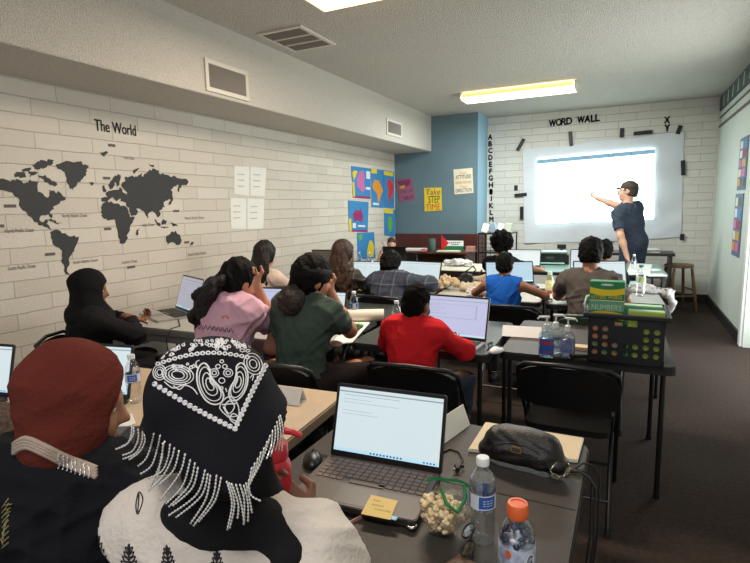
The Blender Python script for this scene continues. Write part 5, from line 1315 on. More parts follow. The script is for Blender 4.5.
pump_bottle('clear pump bottle without a front label, middle of three', 555, 354.5, ('clear', (244, 248, 249)), mat_clear('clear_label', (225, 232, 236), .2), 1.06, 190)
pump_bottle('pump bottle with a pale violet label, right of three', 567, 358, ('lilac', (240, 243, 250)), mat('label_lilac', (196, 200, 226), .4), 1.04, 170)
p = onz(582, 349, TT); b = MB(); b.poly(rrect(-.06, -.035, .06, .035, .03, 0), (0, 0, .018)); o = b.build('soap_dish', mat('peach_paper', (220, 192, 160), .7)); o.location = p; tag(o, 'peach coloured paper plate between the pump bottles and the crate', 'plate')
p = onz(577, 357, TT); b = MB(); b.box((0, 0, .01), (.14, .03, .02), rotm(z=.3), .006); o = b.build('marker_case', M_dark); o.location = p+V((.03, 0, 0)); tag(o, 'black case lying beside the crate', 'case')
# ================================================================== table of the person in red / green shirt
a, b_ = onz(340, 322, TT), onz(384, 321, TT)
t = thing('paper_roll', 'rolled white paper lying on the table left of the person in red', 'paper roll', tuple((a+b_)/2)); O = V(t.location); R = .045
b = MB(); e = (b_-a).normalized(); n_ = V((-e.y, e.x, 0))
rows = []
for k in range(40):
    th = k/39*4*PI; r = R*(1-.18*k/39); c = V((0, 0, R))
    rows.append([(a-O)+c+n_*r*math.cos(th)+V((0, 0, r*math.sin(th))), (b_-O)+c+n_*r*math.cos(th)+V((0, 0, r*math.sin(th)))])
b.grid(rows); b.build('sheet', mat('roll_paper', (226, 218, 204), .7), t, True)
q = [onz(u, v, TT) for u, v in ((330, 346), (352, 343), (370, 323), (350, 321))]; O = sum(q, V())/4
b = MB(); b.poly([x-O for x in q], (0, 0, .004)); o = b.build('paper_sheet', M_paper); o.location = O; tag(o, 'white papers under the elbow of the green shirt', 'paper')
q = [onz(u, v, TT+.004) for u, v in ((340, 334), (352, 336), (363, 327), (350, 325))]; O = sum(q, V())/4
b = MB(); b.poly([x-O for x in q], (0, 0, .018)); o = b.build('tray', M_dark); o.location = O; tag(o, 'dark tray of sweets near the elbow of the green shirt', 'tray')
rr = random.Random(4)
for i in range(4):
    p = onz(346+4.3*i, 330.5-.9*i, TT+.022); b = MB(); b.ball((0, 0, .016), (.018, .014, .016), 2); b.tube([(-.022, 0, .016), (-.03, 0, .02)], [.006, .012], 6); b.tube([(.022, 0, .016), (.03, 0, .012)], [.006, .012], 6)
    o = b.build('wrapped_sweet', [mat('wrap_green', (70, 150, 70), .35), mat('wrap_cream', (220, 210, 190), .35), mat('wrap_brown', (96, 60, 40), .35), mat('wrap_lime', (80, 190, 90), .35)][i], None, True); o.location = p
    tag(o, ['green wrapped sweet at the left end of the dark tray', 'cream wrapped sweet in the dark tray', 'brown wrapped sweet in the dark tray', 'bright green wrapped sweet at the right end of the tray'][i], 'sweet', 'sweets in the dark tray')
b = MB(); p = onz(335, 347, TT); b.ball((0, 0, .02), (.05, .035, .02), 2); o = b.build('napkin', mat('pink_napkin', (214, 180, 170), .8, .1, 30), None, True); o.location = p; tag(o, 'crumpled pale napkin beside the green shirt elbow', 'napkin')
pts = [onz(u, v, TT+.004) for u, v in ((487, 350), (492, 346), (492, 342), (488, 344), (490, 349), (494, 351))]
b = MB(); b.tube(pts, .004, 6); o = b.build('cable', M_dark, None, True); tag(o, 'black cable loop at the corner of the lavender laptop', 'cable')
# ================================================================== cluttered tables further back
def lump(name, label, cat, u, v, r, m, tz=TT, seed=0, rot=0, group=None):
    S = SDF(); S.ell((0, 0, r[2]*.35), r, None, .02); S.plane((0, 0, 0), (0, 0, -1))
    fr = 2.4/max(r); v_, q_ = S.mesh(max(r)/14, mk_noise(r[2]*.28, fr*3, seed)); v_[:, 2] -= v_[:, 2].min()
    me = bpy.data.meshes.new(name); me.from_pydata(v_.tolist(), [], q_.tolist()); o = link_mesh(name, me, m); o.location = onz(u, v, tz); o.rotation_euler = (0, 0, rot); return tag(o, label, cat, group)
M_kraft = mat('kraft', (206, 184, 150), .8, .15, 60, .3, 100); M_gbag = mat('bag_white', (206, 206, 206), .4, .12, 30, .4, 40); M_dkit = mat('dark_item', (40, 38, 40), .5)
lump('paper_bag', 'crumpled tan paper on the table right of the plaid shirt', 'paper bag', 447, 289, (.10, .08, .07), M_kraft, seed=1)
lump('popcorn_pile', 'pale popcorn heap spilling beside the plaid shirt', 'popcorn', 474, 291, (.15, .08, .05), mat('popcorn_far', (206, 190, 162), .8, .4, 90, .6, 90), seed=2)
lump('snack_bag', 'dark snack bag behind the popcorn heap', 'bag', 465, 283, (.08, .05, .05), M_dkit, seed=3)
lump('paper_cup_tray', 'beige tray of small cups behind the child in blue', 'tray', 484, 283, (.17, .06, .04), mat('tray_beige', (196, 178, 156), .8, .3, 70, .5, 70), seed=4)
# egg-carton style cups
lump('foil_wrapper', 'pale crumpled wrapper at the left elbow of the child in blue', 'wrapper', 474, 296, (.07, .05, .04), M_gbag, seed=6)
bg = thing('grocery_bag', 'white plastic grocery bag hanging over the right table end', 'bag', tuple(onz(652, 293, TT)), 0); O = V(bg.location)
S = SDF(); S.ell((-.02, .03, .015), (.16, .11, .028), None, .03); S.ell((-.07, .1, .03), (.10, .07, .035), None, .04); S.ell((.12, 0, .0), (.05, .07, .04), None, .04); S.chain([(.14, 0, .01), (.165, -.02, -.08), (.15, -.03, -.17)], [.022, .026, .012], .03)
sdf_obj('plastic', S, .011, mat('bag_grey', (176, 174, 174), .35, .2, 30, .6, 50), bg, mk_folds(.03, 60, 5))
b = MB(); b.mi = 0
for k in range(9): b.ball((-.1+.034*k, -.02+.03*math.sin(3*k), .046+.008*math.sin(2*k)), (.012, .01, .006), 1)
b.build('dark_print', mat('bag_print', (50, 48, 52), .5), bg, True)
p = onz(549.5, 293.5, TT); t = thing('juice_bottle', 'juice bottle with a white cap and yellow-red label', 'bottle', tuple(p))
b = MB(); b.lathe([(0, 0), (.033, 0), (.038, .01), (.038, .12), (.033, .14), (.022, .165), (.018, .175), (0, .175)], n=20); b.build('body', mat_clear('juice_clear', (236, 232, 206), .08), t, True)
b = MB(); b.lathe([(.0388, .035), (.0388, .12)], n=20); b.build('label', mat('juice_label', (206, 206, 110), .5, 0, 30, col2=(226, 226, 200)), t, True)
b = MB(); b.lathe([(0, .003), (.035, .004), (.0375, .02), (.0375, .045), (0, .045)], n=20); b.build('juice', mat('juice_red', (196, 44, 44), .3), t, True)
b = MB(); b.lathe([(0, .174), (.021, .174), (.021, .2), (.017, .205), (0, .205)], n=20); b.build('cap', mat('mint_cap', (186, 220, 206), .45), t, True, 40)
p = onz(543, 291, TT); b = MB(); b.box((0, 0, .012), (.09, .06, .024), rotm(z=.2), .005); o = b.build('phone', M_dkit); o.location = p; tag(o, 'dark phone left of the juice bottle', 'phone')
q = [onz(u, v, TT) for u, v in ((536, 299), (566, 298), (566, 287), (538, 289))]; O = sum(q, V())/4
b = MB(); b.poly([x-O for x in q], (0, 0, .003)); o = b.build('paper_sheet', M_paper); o.location = O; tag(o, 'white paper under the juice bottle', 'paper')
q = [onz(u, v, TT) for u, v in ((628, 290), (642, 290), (642, 284), (630, 284))]; O = sum(q, V())/4
b = MB(); b.poly([x-O for x in q], (0, 0, .03)); o = b.build('folder', mat('pale_teal_folder', (150, 196, 190), .5)); o.location = O; tag(o, 'pale teal folder beside the green-capped bottle', 'folder')
# printer
p = onz(551, 264, TT); t = thing('printer', 'black printer with a pale top on the teal table', 'printer', tuple(p+V((0, .1, 0))), math.radians(4))
b = MB(); b.poly([(-.22, -.15, 0), (.22, -.15, 0), (.22, .17, 0), (-.22, .17, 0)], (0, 0, .13)); b.build('housing', mat('printer_black', (26, 28, 28), .35), t)
b = MB(); b.box((0, .02, .15), (.40, .28, .03), bevel=.012); b.build('lid', mat('printer_lid', (96, 116, 110), .3), t)
b = MB(); b.box((0.03, .02, .167), (.30, .2, .006), bevel=.002); b.build('paper_feed', mat('mint_sheet', (176, 226, 208), .5), t)
b = MB(); b.box((0, -.19, .02), (.34, .1, .012), bevel=.003); b.build('output_tray', mat('tray_mint', (150, 190, 178), .4), t)
b = MB(); b.box((-.02, -.152, .09), (.10, .006, .035)); b.build('control_panel', mat('panel_grey', (70, 76, 76), .3), t)
p = onz(556, 254, TT); b = MB(); b.box((0, 0, .10), (.14, .08, .07), bevel=.006); b.box((0, 0, .03), (.05, .05, .06)); o = b.build('desk_speaker', M_dkit); o.location = p+V((.05, .35, 0)); o.location.z = TT; tag(o, 'small black box behind the printer', 'speaker')
lump('hand_wrap', 'white cap lying left of the printer', 'cap', 538, 262, (.06, .05, .05), M_gbag, seed=9)
# papers by the standing man
q = [onz(u, v, TT) for u, v in ((627, 275), (650, 275), (652, 267), (630, 266))]; O = sum(q, V())/4
b = MB(); b.poly([x-O for x in q], (0, 0, .035)); o = b.build('paper_box', mat('box_grey_white', (206, 208, 206), .6)); o.location = O; tag(o, 'white box on the teal table below the standing man', 'box')
for k, (u, v) in enumerate(((655, 275), (650, 272))):
    b = MB(); b.box((0, 0, .006), (.20, .14, .012), rotm(z=.3+.4*k), .002); o = b.build('booklet', M_paper); p = onz(u, v, TT); o.location = p+V((0, -.05+.22*k, 0)); tag(o, ['white booklet at the right end of the teal table', 'white booklet behind the other one on the teal table'][k], 'booklet')
for k in range(3):
    b = MB(); b.box((0, 0, .008), (.22-.02*k, .16, .016), rotm(z=.2*k-.1), .002); o = b.build('booklet', [M_paper, mat('grey_cover', (120, 120, 124), .6), M_paper][k]); o.location = (.32, 8.55, .82+.0165*k); tag(o, ['lowest booklet of the stack right of the standing man', 'grey booklet in the middle of the stack right of the standing man', 'top booklet of the stack right of the standing man'][k], 'booklet', 'booklets on the dark desk')
t = thing('headset', 'grey headset standing at the standing man\'s hand', 'headset', (-.42, 8.52, .82))
b = MB(); b.tube([(.09*math.cos(PI*k/12), 0, .1+.1*math.sin(PI*k/12)) for k in range(13)], .01, 8); b.build('headband', M_dkit, t, True)
for s in (-1, 1):
    b = MB(); b.ball((s*.09, 0, .075), (.03, .05, .06), 2); b.build('ear_cup', mat('cup_grey', (96, 100, 104), .4), t, True)
# ---- desk with the flag
def on_desk(u, v): return onz(u, v, .8175)
p = ony(432, 259, 8.0); t = thing('speaker', 'grey-green cylindrical speaker on the dark red desk', 'speaker', (ony(432, 250, 7.98).x, 7.98, .8175))
b = MB(); b.lathe([(0, 0), (.055, 0), (.06, .008), (.06, .2), (.055, .208), (0, .208)], n=24); b.build('body', mat('speaker_cloth', (70, 92, 84), .8, .1, 60, .4, 300), t, True, 40)
b = MB(); b.lathe([(0, .208), (.045, .208), (.04, .214), (0, .214)], n=24); b.build('top_disc', M_dkit, t, True, 40)
fx0 = ony(441, 245, 8.1).x; fx1 = ony(463.5, 245, 8.1).x; fz1 = ony(452, 235, 8.1).z; fz0 = ony(452, 252, 8.1).z
t = thing('flag', 'small flag of black, white and green with a red triangle on the desk', 'flag', ((fx0+fx1)/2, 8.1, .8175)); FW, FH = fx1-fx0, fz1-.8175
def fl_(nm, pts, m, k=0):
    b = MB(); b.poly([(x*FW-FW/2, -.002-.001*k, z*FH) for x, z in pts], (0, .002, 0)); b.build(nm, m, t)
fl_('black_stripe', rect(0, .66, 1, 1), M_dkit); fl_('white_stripe', rect(0, .33, 1, .66), M_white); fl_('green_stripe', rect(0, 0, 1, .33), mat('flag_green', (24, 116, 74), .6)); fl_('red_triangle', [(0, -.02), (.36, .5), (0, 1.04)], mat('flag_red', (214, 32, 44), .6), 1)
for z, x0, n in ((.54, .4, 6), (.42, .5, 4)):
    b = MB()
    for k in range(n): b.box(((x0+.085*k)*FW-FW/2, -.0035, z*FH), (.05*FW, .001, .06*FH))
    b.build('lettering', M_dkit, t)
b = MB(); b.box((-FW/2, 0, FH/2), (.012, .012, FH+.02)); b.box((-FW/2, 0, .005), (.08, .08, .01)); b.build('stand', M_dkit, t)
for lab, nm, cat, u, m, sz in [('pinkish box right of the flag on the desk', 'tissue_box', 'box', 471, mat('tissue_pink', (176, 130, 118), .7), (.14, .1, .09)), ('open pale book left of the speaker on the desk', 'book', 'book', 412, M_paper, (.34, .2, .035)), ('cream paper pile in front of the flag', 'paper_pile', 'papers', 449, mat('cream_paper', (216, 204, 176), .7), (.36, .16, .025)), ('small red and white carton left of the speaker', 'carton', 'carton', 425, mat('red_white', (206, 120, 110), .6), (.07, .06, .05))]:
    x = ony(u, 250, 7.98 if nm != 'tissue_box' else 8.1).x; b = MB(); b.box((0, 0, sz[2]/2), sz, rotm(z=.05), .004); o = b.build(nm, m); o.location = (x, {'tissue_box': 8.08, 'book': 8.15, 'paper_pile': 7.96, 'carton': 7.93}[nm], .8175); tag(o, lab, cat)
# black mesh organizer with papers in front of the white corner
p = ony(487, 255, 7.6); ox = p.x
t = thing('mesh_cabinet', 'black mesh storage shelf full of papers by the blue pillar', 'shelf', (ox, 8.3, 0))
zt = ony(487, 233, 8.05).z
b = MB(); w_ = .5
for x in (-w_/2, w_/2):
    for y in (-.22, .22): b.box((x, y, zt/2), (.02, .02, zt))
for z in (.1, zt*.45, zt*.72, zt-.01): b.box((0, 0, z), (w_, .46, .02))
b.build('frame', M_leg, t)
b = MB()
for i in range(9): b.box((-w_/2+w_*i/8, -.225, zt*.72), (.006, .004, zt*.5))
for j in range(9): b.box((0, -.225, zt*.48+zt*.5*j/8), (w_, .004, .006))
b.build('mesh_front', M_leg, t)
rr = random.Random(2)
labs = ['tilted paper pack on the mesh shelf, leftmost', 'bluish booklet on the mesh shelf', 'white paper stack on the mesh shelf, by the alphabet', 'small pale packet on the mesh shelf, rightmost']
for k in range(4):
    b = MB(); b.box((0, 0, .06), (.10, .05, .14), rotm(y=rr.uniform(-.35, .35), z=rr.uniform(-.4, .4)), .004)
    o = b.build('paper_pack', [M_paper, mat('booklet_blue', (160, 180, 200), .6), M_paper, mat('packet_grn', (196, 206, 190), .6)][k]); o.location = (ox-.18+.12*k, 8.2+.05*(k % 2), zt+.012); tag(o, labs[k], 'papers', 'papers on the mesh shelf')
# white paper heap on the cream table
lump('paper_heap', 'white crumpled papers on the cream table', 'papers', 458, 266, (.2, .10, .05), M_gbag, seed=12)
# black cables beside the cream table
pts = [onz(u, v, TT+dz) for u, v, dz in ((462, 274, .01), (468, 270, .08), (473, 266, .12), (476, 270, .06), (470, 275, .02), (478, 276, .05), (482, 270, .1))]
b = MB(); b.tube(pts, .008, 6); o = b.build('cable', M_dark, None, True); tag(o, 'looped black cable at the right end of the cream table', 'cable')
# grey case by the wall behind the green shirt
p0, p1 = onz(277, 285, TT), onz(330, 285, TT)
t = thing('monitor', 'grey backed monitor turned away, by the wall behind the green shirt', 'monitor', (-2.95, 5.0, TT), math.radians(185))
b = MB(); b.box((0, 0, .20), (.50, .035, .30), bevel=.008); b.build('screen_back', mat('monitor_grey', (104, 98, 90), .5), t)
b = MB(); b.box((0, 0, .352), (.505, .04, .012), bevel=.003); b.build('top_edge', M_dkit, t)
b = MB(); b.box((0, 0, .03), (.06, .03, .06)); b.box((0, 0, .006), (.22, .16, .012), bevel=.004); b.build('stand', M_dkit, t)
# a laptop power brick hanging cable at the left table
pts = [onz(u, v, TT+.004) for u, v in ((186, 314), (178, 318), (180, 326), (170, 329))]; pts += [pts[-1]+V((0, -.04, -.06)), pts[-1]+V((.03, -.05, -.25))]
b = MB(); b.tube(pts, .004, 6); o = b.build('cable', M_dark, None, True); tag(o, 'thin black cable falling off the grey table by the pink shirt', 'cable')
# brown fleece at the left edge
fj = thing('fleece_jacket', 'brown fleece jacket at the left edge beside the rust hijab', 'jacket', (-1.80, .92, .45))
S = SDF(); S.ell((0, 0, .38), (.17, .12, .10), None, .05); S.ell((-.05, 0, .2), (.2, .15, .25), None, .06); S.cap((.1, 0, .36), (.16, .05, .1), .06, .05, .05)
sdf_obj('fabric', S, .012, mat('fleece_brown', (92, 74, 62), 1, .3, 60, 1, 160), fj, mk_noise(.006, 50, 3))
folding_chair('black folding chair under the brown fleece jacket', -1.84, .98, 0)
# ================================================================== the people
def kin(lean, side, twist, head, nk=.225):
    lr, sr, tr = math.radians(lean), math.radians(side), math.radians(twist)
    Ml = Matrix.Rotation(-lr*.55, 4, 'X') @ Matrix.Rotation(sr*.5, 4, 'Y')
    Mu = Matrix.Translation(Ml @ V((0, 0, .2))) @ Matrix.Rotation(-lr, 4, 'X') @ Matrix.Rotation(sr, 4, 'Y') @ Matrix.Rotation(tr, 4, 'Z')
    Mh = Matrix.Translation(Mu @ V((0, -.012, nk))) @ Matrix.Rotation(-lr*.45, 4, 'X') @ Matrix.Rotation(math.radians(head[1]), 4, 'Z') @ Matrix.Rotation(-math.radians(head[0]), 4, 'X') @ Matrix.Rotation(math.radians(head[2]), 4, 'Y')
    return Mh @ V((0, 0, .205))
def placed(label, W, face, seat=.45, **kw):
    """person whose head centre is at the world point W"""
    hc = kin(kw.get('lean', 0), kw.get('side', 0), kw.get('twist', 0), kw.get('head', (0, 0, 0)), kw.get('nk', .225))
    if 'fix' in kw: s = kw.pop('fix'); seat = W.z-s*(.09+hc.z)
    elif kw.get('stand'): s = W.z/(.93+hc.z)
    else: s = (W.z-seat)/(.09+hc.z)
    o = Matrix.Rotation(math.radians(face), 3, 'Z') @ (V((hc.x, hc.y, 0))*s)
    return person(label, (W.x-o.x, W.y-o.y, 0), face, seat, s, **kw)
def dep(u, v, d): return EYEP+ray(u, v)*d
# --- black hijab by the left wall
M_hblk = cloth('hijab_black', (27, 26, 28), .1, .3, 160)
C_WHITE = cloth('white', (226, 222, 216), .04, .2, 200)
placed('woman in a black hijab and robe sitting by the left brick wall, looking right', ony(89, 287, 2.15), -22, .42, lean=6, nk=.195, head=(4, -22, 0), hands=[ony(126, 317, 2.46), ony(131, 319, 2.44)], elbow=[(-1, -.3, -.15), (1, -.3, -.25)], curl=(.95, .95), hdir=(V((.5, .85, -.25)), V((.1, 1, -.2))), skinm=SK_BR, top=M_hblk, bottom=M_hblk,
       hair=hijab(M_hblk, .02, under=C_WHITE, face=(.058, .075, .08)), loose=1.5, long_dress=True, palm=(V((0, 0, 1)), V((0, 0, 1))), seed=3)
# --- pink shirt
M_pink = cloth('pink', (224, 178, 198), .05, .25, 160)
M_frcurl = mat('hair_curls', (27, 22, 22), .5, .5, 60, 1, 130, spec=.45)
tp, ip = placed('person in a pink T-shirt with a long curly ponytail, head on one hand', ony(239, 279, 2.42), -6, lean=20, side=4, fix=1.04, nk=.165, head=(14, -6, 4), hands=[V((-2.50, 2.78, .76)), ony(255, 282, 2.50)], elw=[None, ony(270, 322, 2.58)], elbow=[(-.8, -.2, -1), None], curl=(.4, 1.6), skinm=SK_TN, top=M_pink, bottom=C_DKP,
       sleeve=.46, loose=2.0, hair=hair_tail(HAIR_BK, [(0, -.105, .19), (-.05, -.05, -.06), (-.10, -.06, -.17), (-.14, -.045, -.29), (-.15, -.02, -.40)], (.04, .062, .07, .058, .02), .014, .016, curlm=M_frcurl, n=12), palm=(None, V((.5, -1, 0))), seed=5, fold=.006, hem=-.16)
# script, orange and gold prints on the back of the pink shirt
def pink_prints():
    cp = cast_on([kid(tp, 'shirt')]); M_scr2 = mat('script_grey', (120, 100, 112), .8)
    ln = []
    for k in range(9): ln.append(smooth_line([(196+4.2*k, 328+.5*k), (197.5+4.2*k, 324+.5*k), (199+4.2*k, 329+.5*k), (200.2+4.2*k, 326+.5*k)], 3))
    drawn('script_print', tp, kid(tp, 'shirt'), cp, ln, M_scr2, .0022, 4, .0004)
    drawn('orange_print', tp, kid(tp, 'shirt'), cp, [smooth_line([(221+k, 317+2*(k % 2)), (225+k, 316), (229, 319)], 3) for k in range(3)], mat('orange_print', (216, 120, 96), .8), .003, 4, .0004)
    drawn('gold_print', tp, kid(tp, 'shirt'), cp, [smooth_line([(186+3*k, 337+(k % 3)), (184+3*k, 343), (187+3*k, 347), (185+3*k, 351)], 3) for k in range(5)], mat('gold_patch', (176, 150, 70), .8), .0035, 4, .0004)
# --- green shirt
M_green = cloth('green', (72, 86, 78), .06, .3, 160)
M_durag = cloth('durag', (18, 17, 19), .2, .5, 90, .6)
tg, ig = placed('person in a dark green T-shirt and black headband, cheek on one hand', ony(312, 277, 2.5), -8, lean=14, side=3, fix=1.02, nk=.17, head=(6, -20, 4), hands=[V((-1.72, 2.62, .62)), ony(328, 288, 2.62)], elw=[None, ony(349, 330, 2.68)], elbow=[(-.6, -.2, -1), None], curl=(.8, 1.4), skinm=SK_TN, top=M_green, bottom=cloth('brown_trousers', (48, 40, 40)),
       sleeve=.30, loose=1.4, hair=hair_tail(HAIR_BK, [(.0, -.10, .14), (.01, -.03, -.04), (.01, -.04, -.09), (.01, -.03, -.14)], (.045, .062, .062, .035), .014, .022, curlm=mat('hair_curls_brown', (52, 40, 36), .5, .5, 60, 1, 130), n=12), palm=(None, V((.4, -1, 0))), seed=8, fold=.006, hem=-.14)
S = SDF(); Hd, RH = ig['Hd'], ig['RH']; S.ell(Hd(0, -.012, .222), (.103, .122, .094), RH, .02); S.box(Hd(0, 0, .29), (.2, .2, .012), RH, .01, .03, 's'); S.box(Hd(0, 0, .10), (.2, .2, .075), RH, .01, .03, 's')
sdf_obj('headband', S, .008, M_durag, tg, mk_noise(.004, 60, 4, (.4, .4, 1.6)), ig['X'])
# --- long dark hair, long brown hair
M_cream = cloth('cream_top', (214, 190, 176), .06, .3, 140)
placed('person with long straight dark hair in a cream top by the brick wall', ony(265, 254, 3.98), -4, lean=6, head=(8, 0, 0), skinm=SK_LT, top=M_cream, hair=hair_long(HAIR_DB, .42, .028, .012, .115, 15), seed=11, h=.01, hands=[V((-3.25, 4.4, .76)), V((-2.9, 4.4, .76))])
def mat_plaid(name, base, dark, light, sc):
    k = NT(name); b = k.b; b.inputs['Roughness'].default_value = .9
    tc = k.add('ShaderNodeTexCoord'); sp = k.add('ShaderNodeSeparateXYZ'); k.l(tc.outputs['Object'], sp.inputs[0])
    res = None
    cr = []
    for ax in ('X', 'Z'):
        m = k.add('ShaderNodeMath', operation='MULTIPLY'); m.inputs[1].default_value = sc; k.l(sp.outputs[ax], m.inputs[0])
        fr = k.add('ShaderNodeMath', operation='FRACT'); k.l(m.outputs[0], fr.inputs[0])
        r = k.add('ShaderNodeValToRGB'); r.color_ramp.interpolation = 'CONSTANT'; e = r.color_ramp.elements
        e[0].color = (.5, .5, .5, 1); e[1].position = .45; e[1].color = (.25, .25, .25, 1)
        for p_, v_ in ((.62, .5), (.70, .95), (.76, .5)): x = e.new(p_); x.color = (v_, v_, v_, 1)
        k.l(fr.outputs[0], r.inputs[0]); cr.append(r)
    ad = k.add('ShaderNodeMath', operation='ADD'); k.l(cr[0].outputs[0], ad.inputs[0]); k.l(cr[1].outputs[0], ad.inputs[1])
    hv = k.add('ShaderNodeMath', operation='MULTIPLY'); hv.inputs[1].default_value = .5; k.l(ad.outputs[0], hv.inputs[0])
    r = k.add('ShaderNodeValToRGB'); e = r.color_ramp.elements; e[0].position = .2; e[0].color = lin(dark); e[1].position = .8; e[1].color = lin(light); x = e.new(.5); x.color = lin(base)
    k.l(hv.outputs[0], r.inputs[0]); k.l(r.outputs[0], b.inputs['Base Color']); return k.m
M_plaid = mat_plaid('plaid_navy', (60, 66, 82), (34, 38, 52), (110, 116, 128), 9)
M_plaid2 = mat_plaid('plaid_grey', (70, 66, 64), (36, 33, 34), (128, 124, 118), 10)
placed('person with long wavy brown hair in a dark plaid top', ony(343, 253, 4.36), -4, lean=4, head=(6, -8, 0), skinm=SK_LT, top=M_plaid2, hair=hair_long(HAIR_BR, .54, .032, .026, .155, 19), seed=14, h=.01, hands=[V((-2.6, 4.75, .76)), V((-2.3, 4.75, .76))])
# --- plaid shirt
placed('person in a navy plaid shirt with dark hair leaning over the table', ony(391, 264, 4.42), -6, lean=22, side=-6, nk=.17, head=(16, 4, -4), hands=[V((-2.15, 4.80, .76)), V((-1.66, 4.72, .77))], elbow=[(-1, -.2, -.5), (1.2, -.1, .1)], skinm=SK_BR, top=M_plaid, loose=2.2, hair=hair_short(HAIR_BK, .034, .08, .006, 70), seed=17, h=.01)
# --- red shirt
M_redc = cloth('red', (206, 34, 42), .05, .3, 150)
placed('child in a red long-sleeved shirt at the lavender laptop', ony(417, 302, 2.5), -8, .45, lean=14, nk=.165, fix=.81, head=(8, -4, 0), hands=[V((-1.12, 2.83, .765)), V((-.84, 2.80, .765))], elbow=[(-1, -.3, -.6), (1.1, -.2, -.5)], skinm=SK_DK, top=M_redc, bottom=C_JEAN, loose=1.3, hair=hair_short(HAIR_AF, .010, .10, .0035, 130), seed=21, h=.008, fold=.006, hem=-.13)
# --- child in blue tank top
placed('small child in a bright blue tank top with bare arms on the table', ony(505, 264, 4.22), 0, .45, lean=8, fix=.79, nk=.20, head=(8, 0, 0), hands=[V((-1.08, 4.52, .765)), V((-.60, 4.50, .765))], elbow=[(-1.2, -.1, -.35), (1.2, -.1, -.35)], skinm=SK_MD, top=cloth('tank_blue', (30, 92, 186), .06, .3, 150), sleeveless=True, loose=1.4, hair=hair_short(HAIR_BK, .014, .11, .005, 90), seed=23, h=.008, fold=.005)
# --- curly hair
placed('person with big black curly hair in a black T-shirt', ony(502, 244, 5.98), -4, lean=6, head=(6, 0, 0), hands=[V((-1.46, 6.42, .765)), V((-.93, 6.42, .765))], elbow=[(-1, -.2, -.5), (1.2, 0, -.3)], skinm=SK_TN, top=C_BLACK, sleeve=.3, hair=hair_afro(HAIR_AF, .052, .012), seed=26, h=.01)
# --- grey shirt
placed('person in a dark grey T-shirt with short black hair, back to us', ony(591, 253, 4.25), 0, lean=8, fix=.97, nk=.20, head=(6, -4, 0), hands=[V((-.42, 4.66, .765)), V((-.06, 4.66, .765))], elbow=[(-1, -.2, -.8), (1, -.2, -.8)], skinm=SK_TN, top=cloth('grey', (96, 89, 87), .04, .25, 150), sleeve=.36, loose=1.1, hair=hair_short(HAIR_BK, .016, .125, .004, 95), seed=29, h=.009, fold=.005)
placed('person with short black hair mostly hidden behind the person in grey', ony(605, 250, 5.85), 0, lean=8, head=(4, 0, 0), skinm=SK_BR, top=C_BLACK, hair=hair_short(HAIR_AF, .018, .10, .005, 90), seed=31, h=.011, hands=[V((-.35, 6.2, .765)), V((-.05, 6.2, .765))])
folding_chair('black folding chair of the person hidden behind the grey shirt', -.21, 5.72, 0)
# --- standing man
Wm = ony(628.5, 190.5, 8.0)
M_navy = cloth('navy_tee', (58, 66, 80), .06, .3, 120)
tm, im = placed('man in a dark blue T-shirt and glasses standing and pointing at the screen', Wm, 46, stand=True, nk=.245, lean=13, side=-13, head=(-8, 34, 6), hands=[ony(627, 257, 7.66), ony(593, 197.5, 8.40)], elbow=[(-1, -.3, -.2), (.2, -.2, -1)], curl=(.5, .3), point=1, skinm=SK_LT, top=M_navy, bottom=C_JEAN, sleeve=.36, loose=1.5, hair=hair_short(mat('hair_greybrown', (46, 38, 34), .7, .3, 60, .7, 140), .008, .13, .003, 120), glasses=True, seed=33, h=.010, hem=-.16, fold=.005, palm=(V((-1, 0, .2)), V((0, 0, 1))))
Hd, RH = im['Hd'], im['RH']; S = SDF(); S.ell(Hd(0, -.008, .235), (.087, .108, .092), RH, .02); S.box(Hd(0, 0, .14), (.2, .2, .085), RH, .01, .01, 's')
cap_ = sdf_obj('cap', S, .008, cloth('cap_brown', (74, 66, 56), .2, .4, 100), tm, mk_noise(.003, 60, 2), im['X'])
S = SDF(); S.box(Hd(0, .108, .226), (.055, .036, .004), RH, .004, .01); sdf_obj('brim', S, .005, cloth('cap_brown', (0, 0, 0)), cap_, None, im['X'])
# --- boy facing us
placed('boy facing the camera with one hand at his cheek behind a dark laptop', ony(391.5, 243.5, 7.35), 196, lean=10, head=(10, 0, 6), hands=[V((-3.05, 6.98, .76)), ony(384, 246, 7.17)], elw=[None, ony(376, 264, 7.07)], elbow=[(-1, .2, -.8), None], curl=(.4, 1.1), skinm=SK_LT, top=cloth('pale_tee', (170, 166, 164)), sleeve=.3, hair=hair_short(HAIR_BR, .014, .13, .005, 80), seed=36, h=.009)
folding_chair('black folding chair of the boy facing the camera', -3.24, 7.63, 196)
